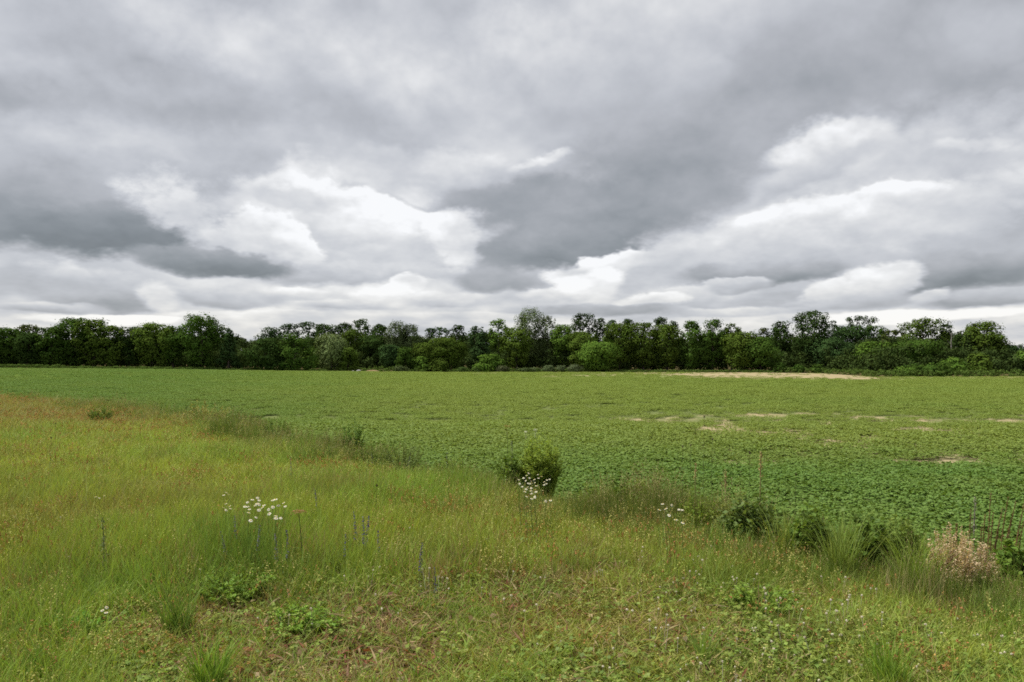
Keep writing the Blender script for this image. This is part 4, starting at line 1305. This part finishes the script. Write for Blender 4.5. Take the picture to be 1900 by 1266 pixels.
weed_clump("leafy_weed", 1610, 1048, 938, 46, 'broad', (0.105, 0.178, 0.048), "dark leafy clump left of the straw-coloured tuft", EDGE, 40)
weed_clump("leafy_weed", 1662, 1060, 945, 36, 'feathery', (0.170, 0.238, 0.051), "narrow dark clump touching the straw-coloured tuft", EDGE, 36)
weed_clump("leafy_weed", 1885, 1110, 1005, 46, 'broad', (0.128, 0.212, 0.048), "dark leafy clump cut by the right edge of the picture", EDGE, 40)
weed_clump("grass_clump", 1560, 1055, 950, 46, 'grassy', (0.187, 0.255, 0.051), "tall green grass clump between two dark leafy clumps", EDGE, 110, "grass clump")
weed_clump("grass_clump", 1700, 1085, 985, 60, 'grassy', (0.204, 0.289, 0.051), "tall green grass in front of the straw-coloured tuft", EDGE, 120, "grass clump")
weed_clump("grass_clump", 1450, 1025, 940, 46, 'grassy', (0.212, 0.281, 0.054), "tall grass clump right of the wide dark grey-green weed", EDGE, 90, "grass clump")
weed_clump("dry_tuft", 1762, 1085, 972, 52, 'dry', (.66, .53, .36), "dead straw-coloured weed tuft at the right field edge", None, 120, "dry tuft", (.42, .30, .16))
weed_clump("dry_tuft", 1806, 1105, 1000, 42, 'dry', (.60, .48, .33), "lower straw-coloured tuft leaning right of the first one", None, 80, "dry tuft", (.42, .30, .16))
NEARW = "leafy clumps in the near meadow"
weed_clump("leafy_weed", 440, 1098, 1049, 83, 'spray', (0.173, 0.286, 0.069), "dark green leafy clump below the white daisy patch", NEARW, 46)
weed_clump("leafy_weed", 130, 1170, 1132, 61, 'feathery', (0.196, 0.379, 0.069), "fresh green leafy plant low at the left", NEARW, 26)
weed_clump("leafy_weed", 1405, 1118, 1084, 79, 'spray', (0.184, 0.286, 0.069), "dark leafy clump in the near grass at the right", NEARW, 40)
weed_clump("leafy_weed", 560, 1150, 1126, 83, 'spray', (0.184, 0.311, 0.069), "low dark leafy patch right of the clump below the daisies", NEARW, 34)
weed_clump("leafy_weed", 40, 1140, 1089, 59, 'spray', (0.196, 0.298, 0.069), "leafy weed at the left edge of the near meadow", NEARW, 34)
weed_clump("grass_clump", 335, 1160, 1082, 42, 'grassy', (0.147, 0.233, 0.043), "fine green grass tuft above the reddish dock leaves", NEARW, 80, "grass clump")
weed_clump("grass_clump", 390, 1262, 1170, 50, 'grassy', (0.184, 0.302, 0.043), "bright green grass tuft at the bottom left of centre", NEARW, 80, "grass clump")
weed_clump("grass_clump", 1640, 1262, 1165, 60, 'grassy', (0.184, 0.294, 0.043), "bright green grass tuft at the bottom right", NEARW, 80, "grass clump")
weed_clump("grass_clump", 60, 1268, 1185, 56, 'grassy', (0.171, 0.287, 0.043), "bright green grass tuft in the bottom left corner", NEARW, 80, "grass clump")
weed_clump("grass_clump", 1300, 1215, 1140, 16, 'grassy', (0.208, 0.302, 0.061), "narrow pale green tuft at the bottom between clover heads", NEARW, 26, "grass clump")

# ------------------------------------------------------------------ single tall stalks
def stalk(name, px, top, base, kind, label, category, group, lean=0.0, size=1.0):
    p = on_ground(px - lean, base, .15); Y = p[1]
    zt = CAM_H - (top - HORIZON) / FPX * Y
    H = zt - p[2]; dx = lean / FPX * Y
    rng = np.random.default_rng(int(px * 17 + top * 3))
    t = thing(name, p, label, category, group)
    s = MB()
    P = lambda u: np.array([dx * u ** 1.4, .02 * math.sin(u * 3), H * u])
    us_ = np.linspace(0, 1, 6)
    r0 = (.0042 if kind not in ('thin', 'bugloss') else .0022) * size
    s.tube([P(u) - (0, 0, .03 * (u == 0)) for u in us_], r0 * np.linspace(1.2, .5, 6), 4, .5)
    k = 12
    tt = .12 + .5 * rng.random(k); an = rng.random(k) * 6.283
    link("stem", s.mesh("stem", M_STEM), t, color={'dock': (.18, .13, .05), 'thin': (.10, .10, .04), 'mullein': (.12, .15, .09), 'bugloss': (.17, .22, .07), 'panicle': (.26, .22, .09), 'white': (.13, .18, .07), 'umbel': (.10, .12, .04), 'pale': (.12, .14, .06)}[kind])
    lv = MB()
    d = np.stack([np.cos(an), np.sin(an), .4 + 0 * an], 1)
    lv.leaves(np.array([P(u) for u in tt]) + d * .03, np.stack([-.4 * np.cos(an), -.4 * np.sin(an), np.ones(k)], 1), .06 * size, .22, rng.random(k), rng)
    link("leaves", lv.mesh("stalk_leaves", M_WEED), t, color=(.10, .135, .035) if kind != 'dock' else (.15, .10, .04))
    h = MB()
    if kind in ('dock', 'mullein', 'bugloss', 'panicle', 'pale'):
        span = {'dock': .45, 'mullein': .55, 'bugloss': .42, 'panicle': .25, 'pale': .40}[kind]
        m = {'dock': 70, 'mullein': 90, 'bugloss': 62, 'panicle': 40, 'pale': 46}[kind]
        u = 1 - span * rng.random(m)
        rr = {'dock': .011, 'mullein': .015, 'bugloss': .013, 'panicle': .014, 'pale': .014}[kind] * size * (.5 + .8 * (1 - u) / span)
        if kind != 'bugloss':
            h.tube([P(1 - span), P(1 - span * .5), P(1)], [.004 * size, .004 * size, .002], 4, .4)
        a = rng.random(m) * 6.283
        c = np.array([P(v) for v in u]) + np.stack([np.cos(a) * rr, np.sin(a) * rr, 0 * a], 1)
        h.leaves(c, np.stack([np.cos(a), np.sin(a), .4 + .4 * rng.normal(size=m)], 1), (.013 if kind != 'bugloss' else .014) * size, .75, rng.random(m), rng)
    elif kind == 'thin':
        d = unit(rng.normal(size=(26, 3)))
        h.leaves(P(1) + d * .010 * size * np.array([1, 1, 1.4]), d, .013 * size, .8, rng.random(26), rng)
    elif kind in ('white', 'umbel'):
        m = 60
        a = rng.random(m) * 6.283; r = .05 * size * np.sqrt(rng.random(m))
        c = P(1) + np.stack([np.cos(a) * r, np.sin(a) * r, .01 + .02 * rng.random(m) - r * .3], 1)
        h.leaves(c, np.stack([rng.normal(size=m) * .4, rng.normal(size=m) * .4, np.ones(m)], 1), .014 * size, .8, rng.random(m), rng)
        for j in range(6):
            h.add([P(.9), P(.9) + (.001, 0, 0), c[j] + (.001, 0, 0), c[j]], [(0, 1, 2, 3)], .1)
    mat = (M_FADED if 'faded' in label or 'grey' in label else M_BLUE) if kind == 'bugloss' else M_PETAL if kind == 'white' else M_WEED
    col = {'dock': (.20, .135, .06), 'mullein': (.19, .23, .10), 'panicle': (.38, .29, .13), 'thin': (.10, .085, .05), 'umbel': (.26, .15, .07), 'pale': (.30, .28, .22)}.get(kind, (1, 1, 1))
    link({'bugloss': "flower_spike", 'white': "flower_head", 'thin': "bud", 'umbel': "seed_umbel"}.get(kind, "seed_spike"), h.mesh("head", mat), t, color=col)
    return t

DOCKG = "reddish dock stalks at the right field edge"
DOCK_LAB = "thin reddish brown dock stalk in the stand right of the straw-coloured tuft"
for (px, top, ln) in ((1835, 912, 6), (1867, 921, 20), (1881, 928, 26), (1897, 929, 24), (1798, 944, 4), (1839, 950, 8), (1824, 952, 6), (1818, 970, 4), (1871, 963, 18), (1895, 966, 16), (1857, 940, 26), (1848, 985, 14), (1830, 990, 8), (1860, 1000, 12), (1884, 985, 10)):
    stalk("dock_stalk", px, top, 1066 + 10 * WR.random(), 'dock', DOCK_LAB, "stalk", DOCKG, ln, .85)
stalk("dock_stalk", 1771, 970, 1052, 'dock', "single dark brown dock stalk rising out of the straw-coloured tuft", "stalk", DOCKG, 2, 1.3)
stalk("thistle_stalk", 1806, 921, 1062, 'pale', "stalk with a grey woolly top left of the reddish dock stand", "stalk", None, 3, 1.3)
THIN = "thin dark stalks standing over the crop"
for (px, top, base, lab) in ((1306, 773, 960, "tallest thin stalk, dark-budded, standing over the crop above the daisy group on the edge"),
                             (1321, 815, 965, "thin stalk just right below the tallest thin one"),
                             (1266, 828, 955, "short thin stalk left of the tallest thin one"),
                             (1281, 826, 958, "thin stalk between the short one and the tallest one"),
                             (1390, 840, 990, "straight dark thin stalk above the wide grey-green clump"),
                             (1475, 879, 1008, "thin stalk over the crop above the second dark leafy clump"),
                             (105, 786, 850, "thin dark stalk alone in the meadow at the far left"),
                             (97, 812, 872, "shorter thin dark stalk beside the lone one at far left"),
                             (700, 900, 965, "thin lone stalk in the meadow right above the blue spikes")):
    stalk("thin_stalk", px, top, base, 'thin', lab, "stalk", THIN, 2, 1.0)
stalk("grass_stalk", 1411, 838, 992, 'panicle', "straw-coloured grass panicle right of the straight dark stalk", "stalk", None, 3, 1.6)
stalk("grass_stalk", 1290, 858, 962, 'panicle', "pale grass panicle below the thin stalks over the crop", "stalk", None, 2, 1.3)
stalk("grass_stalk", 1345, 870, 975, 'panicle', "yellowish grass panicle left above the wide grey-green clump", "stalk", None, -2, 1.3)
stalk("mullein_stalk", 950, 818, 922, 'mullein', "thick grey-green flower spike in front of the broad-leaved weed", "stalk", None, 0, 1.8)
stalk("umbel_stalk", 941, 792, 921, 'umbel', "tall stalk with nodding pale tip above the broad-leaved weed", "stalk", None, -3, .9)
stalk("white_umbel", 993, 799, 921, 'white', "tiny white umbel above the bushy weed, right one", "flower", "white umbels over the bushy weed", 2, .55)
stalk("white_umbel", 975, 803, 921, 'white', "tiny white umbel above the bushy weed, left one", "flower", "white umbels over the bushy weed", -2, .5)
stalk("umbel_stalk", 556, 950, 1046, 'umbel', "brown seed umbel on a bent stalk right of the white daisy patch", "stalk", None, -8, 1.25)
stalk("pale_weed_stalk", 194, 958, 1062, 'mullein', "pale green weedy spike alone in the left meadow", "stalk", None, -2, 1.2)
BUG = "blue flower spikes in the meadow"
B3 = "dark blue flower spike in the tight trio right of the daisy patch"
for (px, top, base, lab, sz) in ((658, 948, 1040, B3, 1.0), (675, 958, 1046, B3, 1.0), (687, 950, 1044, B3, 1.05),
                                 (784, 1006, 1098, "single violet-blue spike standing alone low in the middle of the meadow", 1.0),
                                 (807, 1050, 1120, "short blue spike right below the lone violet-blue one", .8),
                                 (703, 982, 1050, "faint blue spike right of the tight trio", .8),
                                 (643, 990, 1050, "short blue spike left of the tight trio", .75),
                                 (585, 905, 985, "distant faded blue spike right above the white daisy patch", .9),
                                 (830, 838, 905, "blue-grey spike on the field edge left of the broad-leaved weed", 1.0),
                                 (764, 838, 892, "blue-grey spike rising from the wide grey-green clump", 1.1),
                                 (690, 838, 885, "blue-grey spike at the left of the wide grey-green clump", .9),
                                 (540, 848, 905, "far blue-grey spike in the meadow below the small dark edge clump", .9)):
    stalk("blue_flower_spike", px, top, base, 'bugloss', lab, "flower", BUG, WR.normal() * 9, sz * .78)
B4 = "faded grey-blue seeding spike below the white daisy patch"
for (px, top, base) in ((437, 956, 1040), (485, 972, 1052), (513, 988, 1070), (534, 982, 1068), (412, 985, 1055)):
    stalk("blue_flower_spike", px, top, base, 'bugloss', B4, "flower", "faded spikes below the daisies", WR.normal() * 7, .75)

# ------------------------------------------------------------------ daisies: stem > flower head > disc
def daisy_meshes():
    L = []
    for v in range(3):
        rg = np.random.default_rng(70 + v)
        mb = MB()
        n = 15
        for i in range(n):
            a = 6.283 * i / n + rg.normal() * .06; r = .019 * (.9 + .2 * rg.random()); w = .0042
            d = np.array([math.cos(a), math.sin(a), 0]); s = np.array([-math.sin(a), math.cos(a), 0])
            mb.add([d * .004 - s * w * .5, d * .004 + s * w * .5, d * r * .7 + s * w + (0, 0, .002), d * r + (0, 0, -.002 * rg.random()), d * r * .7 - s * w + (0, 0, .002)],
                   [(0, 1, 2), (0, 2, 3), (0, 3, 4)], rg.random())
        head = mb.mesh("daisy_head", M_PETAL)
        mb = MB(); rings = [(.0065, .001), (.0058, .004), (.0034, .006), (.0006, .0066)]
        V = [(r * math.cos(6.283 * k / 8), r * math.sin(6.283 * k / 8), h) for r, h in rings for k in range(8)]
        F = [(j * 8 + k, j * 8 + (k + 1) % 8, (j + 1) * 8 + (k + 1) % 8, (j + 1) * 8 + k) for j in range(3) for k in range(8)]
        mb.add(V, F); disc = mb.mesh("daisy_disc", M_DISC, True)
        mb = MB(); mb.tube([(.02, 0, -.03), (.012, .006, .4), (-.004, .004, .75), (0, 0, 1.0)], [.0016, .0015, .0013, .0012], 4)
        k = 7; tt = .1 + .6 * rg.random(k); an = rg.random(k) * 6.283
        mb.leaves(np.stack([.01 + .012 * np.cos(an), .012 * np.sin(an), tt], 1), np.stack([np.cos(an), np.sin(an), .6 + 0 * an], 1), .035, .25, rg.random(k), rg)
        stem = mb.mesh("daisy_stem", M_STEM)
        L.append((head, disc, stem))
    return L
DM = daisy_meshes()
def daisies(pts, h0, h1, label, group, size=1.0):
    for (px, py) in pts:
        rg = np.random.default_rng(int(px * 41 + py * 5))
        h = h0 + (h1 - h0) * rg.random()
        Y = (CAM_H - h) * FPX / (py - HORIZON)
        for _ in range(8):
            X = (px - CX) / FPX * Y
            Y = (CAM_H - h - float(ground_z(X, Y))) * FPX / (py - HORIZON)
        X = (px - CX) / FPX * Y
        head, disc, stem = DM[rg.integers(0, 3)]
        t = thing("daisy", (X, Y, float(ground_z(X, Y))), label, "flower", group)
        s = link("stem", stem, t, color=(.10, .15, .035)); s.scale = (1, 1, h)
        k = size * (.85 + .35 * rg.random())
        f = link("flower_head", head, t, loc=(0, 0, h)); f.scale = (k, k, k)
        f.rotation_euler = (.30 + rg.normal() * .28, rg.normal() * .3, 0)
        link("disc", disc, f)
A = [(235, 185), (210, 210), (262, 205), (205, 338), (275, 325), (235, 365), (280, 350), (235, 300)]
daisies([(380 + a / 5.588, 880 + b / 5.588) for a, b in A], .40, .55, "white daisy in the sparse group left of the dense daisy patch", "daisies left of the patch", .62)
A = [(455, 285), (505, 258), (560, 240), (575, 265), (430, 330), (460, 330), (475, 357), (468, 392), (575, 308), (535, 320), (625, 315), (610, 338), (555, 300), (575, 365), (715, 265), (745, 255),
     (830, 290), (845, 327), (775, 318), (718, 335), (675, 360), (682, 403), (750, 425), (752, 450), (800, 447), (545, 440), (490, 473)]
daisies([(380 + a / 5.588, 880 + b / 5.588) for a, b in A], .45, .58, "white daisy in the dense patch in the left meadow", "daisies of the dense patch", .80)
B = [(765, 745), (872, 748), (955, 735), (1020, 768), (1010, 812), (915, 778), (880, 800), (978, 820), (915, 838), (945, 845), (970, 865), (945, 878), (650, 820), (705, 800), (740, 772), (775, 800), (730, 830), (830, 818),
     (795, 825), (780, 860), (835, 850), (805, 850), (760, 860), (660, 868), (690, 900), (755, 905), (735, 930), (790, 950), (720, 958), (855, 890), (795, 918), (850, 960), (795, 980), (740, 1015), (800, 1040), (840, 1030), (930, 942), (835, 1015), (1020, 1060), (965, 1070)]
daisies([(860 + a / 6.33, 760 + b / 6.33) for a, b in B], .42, .62, "small cream daisy in front of the largest bushy weed", "daisies before the bushy weed", .66)
daisies([(1228, 934), (1222, 945), (1234, 943), (1245, 936), (1240, 955), (1258, 944), (1264, 945), (1252, 963), (1265, 969)], .45, .60, "white daisy in the small group on the field edge", "daisies on the field edge", .75)
daisies([(181, 921), (188, 923), (197, 919)], .45, .50, "white daisy in the trio at the far left of the meadow", "daisies of the far left trio", .65)
daisies([(204, 1124), (196, 1129), (203, 1133)], .16, .22, "low white daisy in the trio near the bottom left", "daisies of the low trio", .55)

# ------------------------------------------------------------------ reddish dock plants in the thin turf
def dock(px, py, label, n=11, length=.18, color=(.17, .065, .042)):
    p = on_ground(px, py)
    rg = np.random.default_rng(int(px + py))
    t = thing("dock_plant", p, label, "plant", "withered dock plants in the near turf", rg.random() * 6.28)
    for i in range(n):
        a = 6.283 * i / n + rg.normal() * .3; L = length * (.6 + .6 * rg.random()); w = L * .16
        up = .15 + 1.0 * rg.random()
        d = np.array([math.cos(a), math.sin(a), 0]); s = np.array([-math.sin(a), math.cos(a), 0])
        mb = MB(); V = []
        for k, (u, ww) in enumerate(((0, .25), (.3, .8), (.6, 1.0), (.85, .6), (1.0, .08))):
            c = d * L * u * (.9 - .3 * up * (1 - u)) + np.array([0, 0, L * (up * u - .55 * (up + .2) * u * u) + .015])
            V += [c - s * w * ww, c + np.array([0, 0, -.12 * w * ww]), c + s * w * ww]
        F = [(3 * k + j, 3 * k + j + 1, 3 * k + j + 4, 3 * k + j + 3) for k in range(4) for j in range(2)]
        mb.add(V, F, rg.random())
        link("leaf", mb.mesh("dock_leaf", M_WEED), t, color=np.array(color) * (.6 + .9 * rg.random()) if rg.random() < .75 else (.14, .18, .04))
for (px, py, lab) in ((268, 1182, "red-brown withered dock plant near the bottom left, upper one"), (300, 1218, "small red-brown dock plant just below the upper one at bottom left"),
                      (392, 1236, "dark red dock rosette at the bottom, left of the middle"), (652, 1215, "large dark red withered dock rosette at the bottom, left of the middle bare patch"),
                      (475, 1240, "small brownish dock plant at the bottom between two dark red rosettes"), (835, 1190, "brown withered plant in the bare middle of the near turf"), (345, 1110, "reddish dock plant among grass left of the dark leafy patch")):
    dock(px, py, lab)
p = on_ground(651, 1150)
t = thing("dead_leaf", p, "upright curled brown dead leaf left of the bare patch", "leaf")
mb = MB(); V = []
for k in range(6):
    u = k / 5; w = .013 * math.sin(math.pi * (.12 + .8 * u)); c = np.array([.02 * u, .01 * math.sin(3 * u), .10 * u])
    V += [c + (-w, w * .5, 0), c, c + (w, w * .5, 0)]
mb.add(V, [(3 * k + j, 3 * k + j + 1, 3 * k + j + 4, 3 * k + j + 3) for k in range(5) for j in range(2)])
link("leaf_blade", mb.mesh("leaf_blade", M_WEED), t, color=(.16, .07, .03))
mb = MB(); mb.tube([(0, 0, -.02), (0, 0, .01), (.002, 0, .03)], [.003, .0025, .002], 4); link("stalk", mb.mesh("leaf_stalk", M_STEM), t, color=(.14, .07, .03))
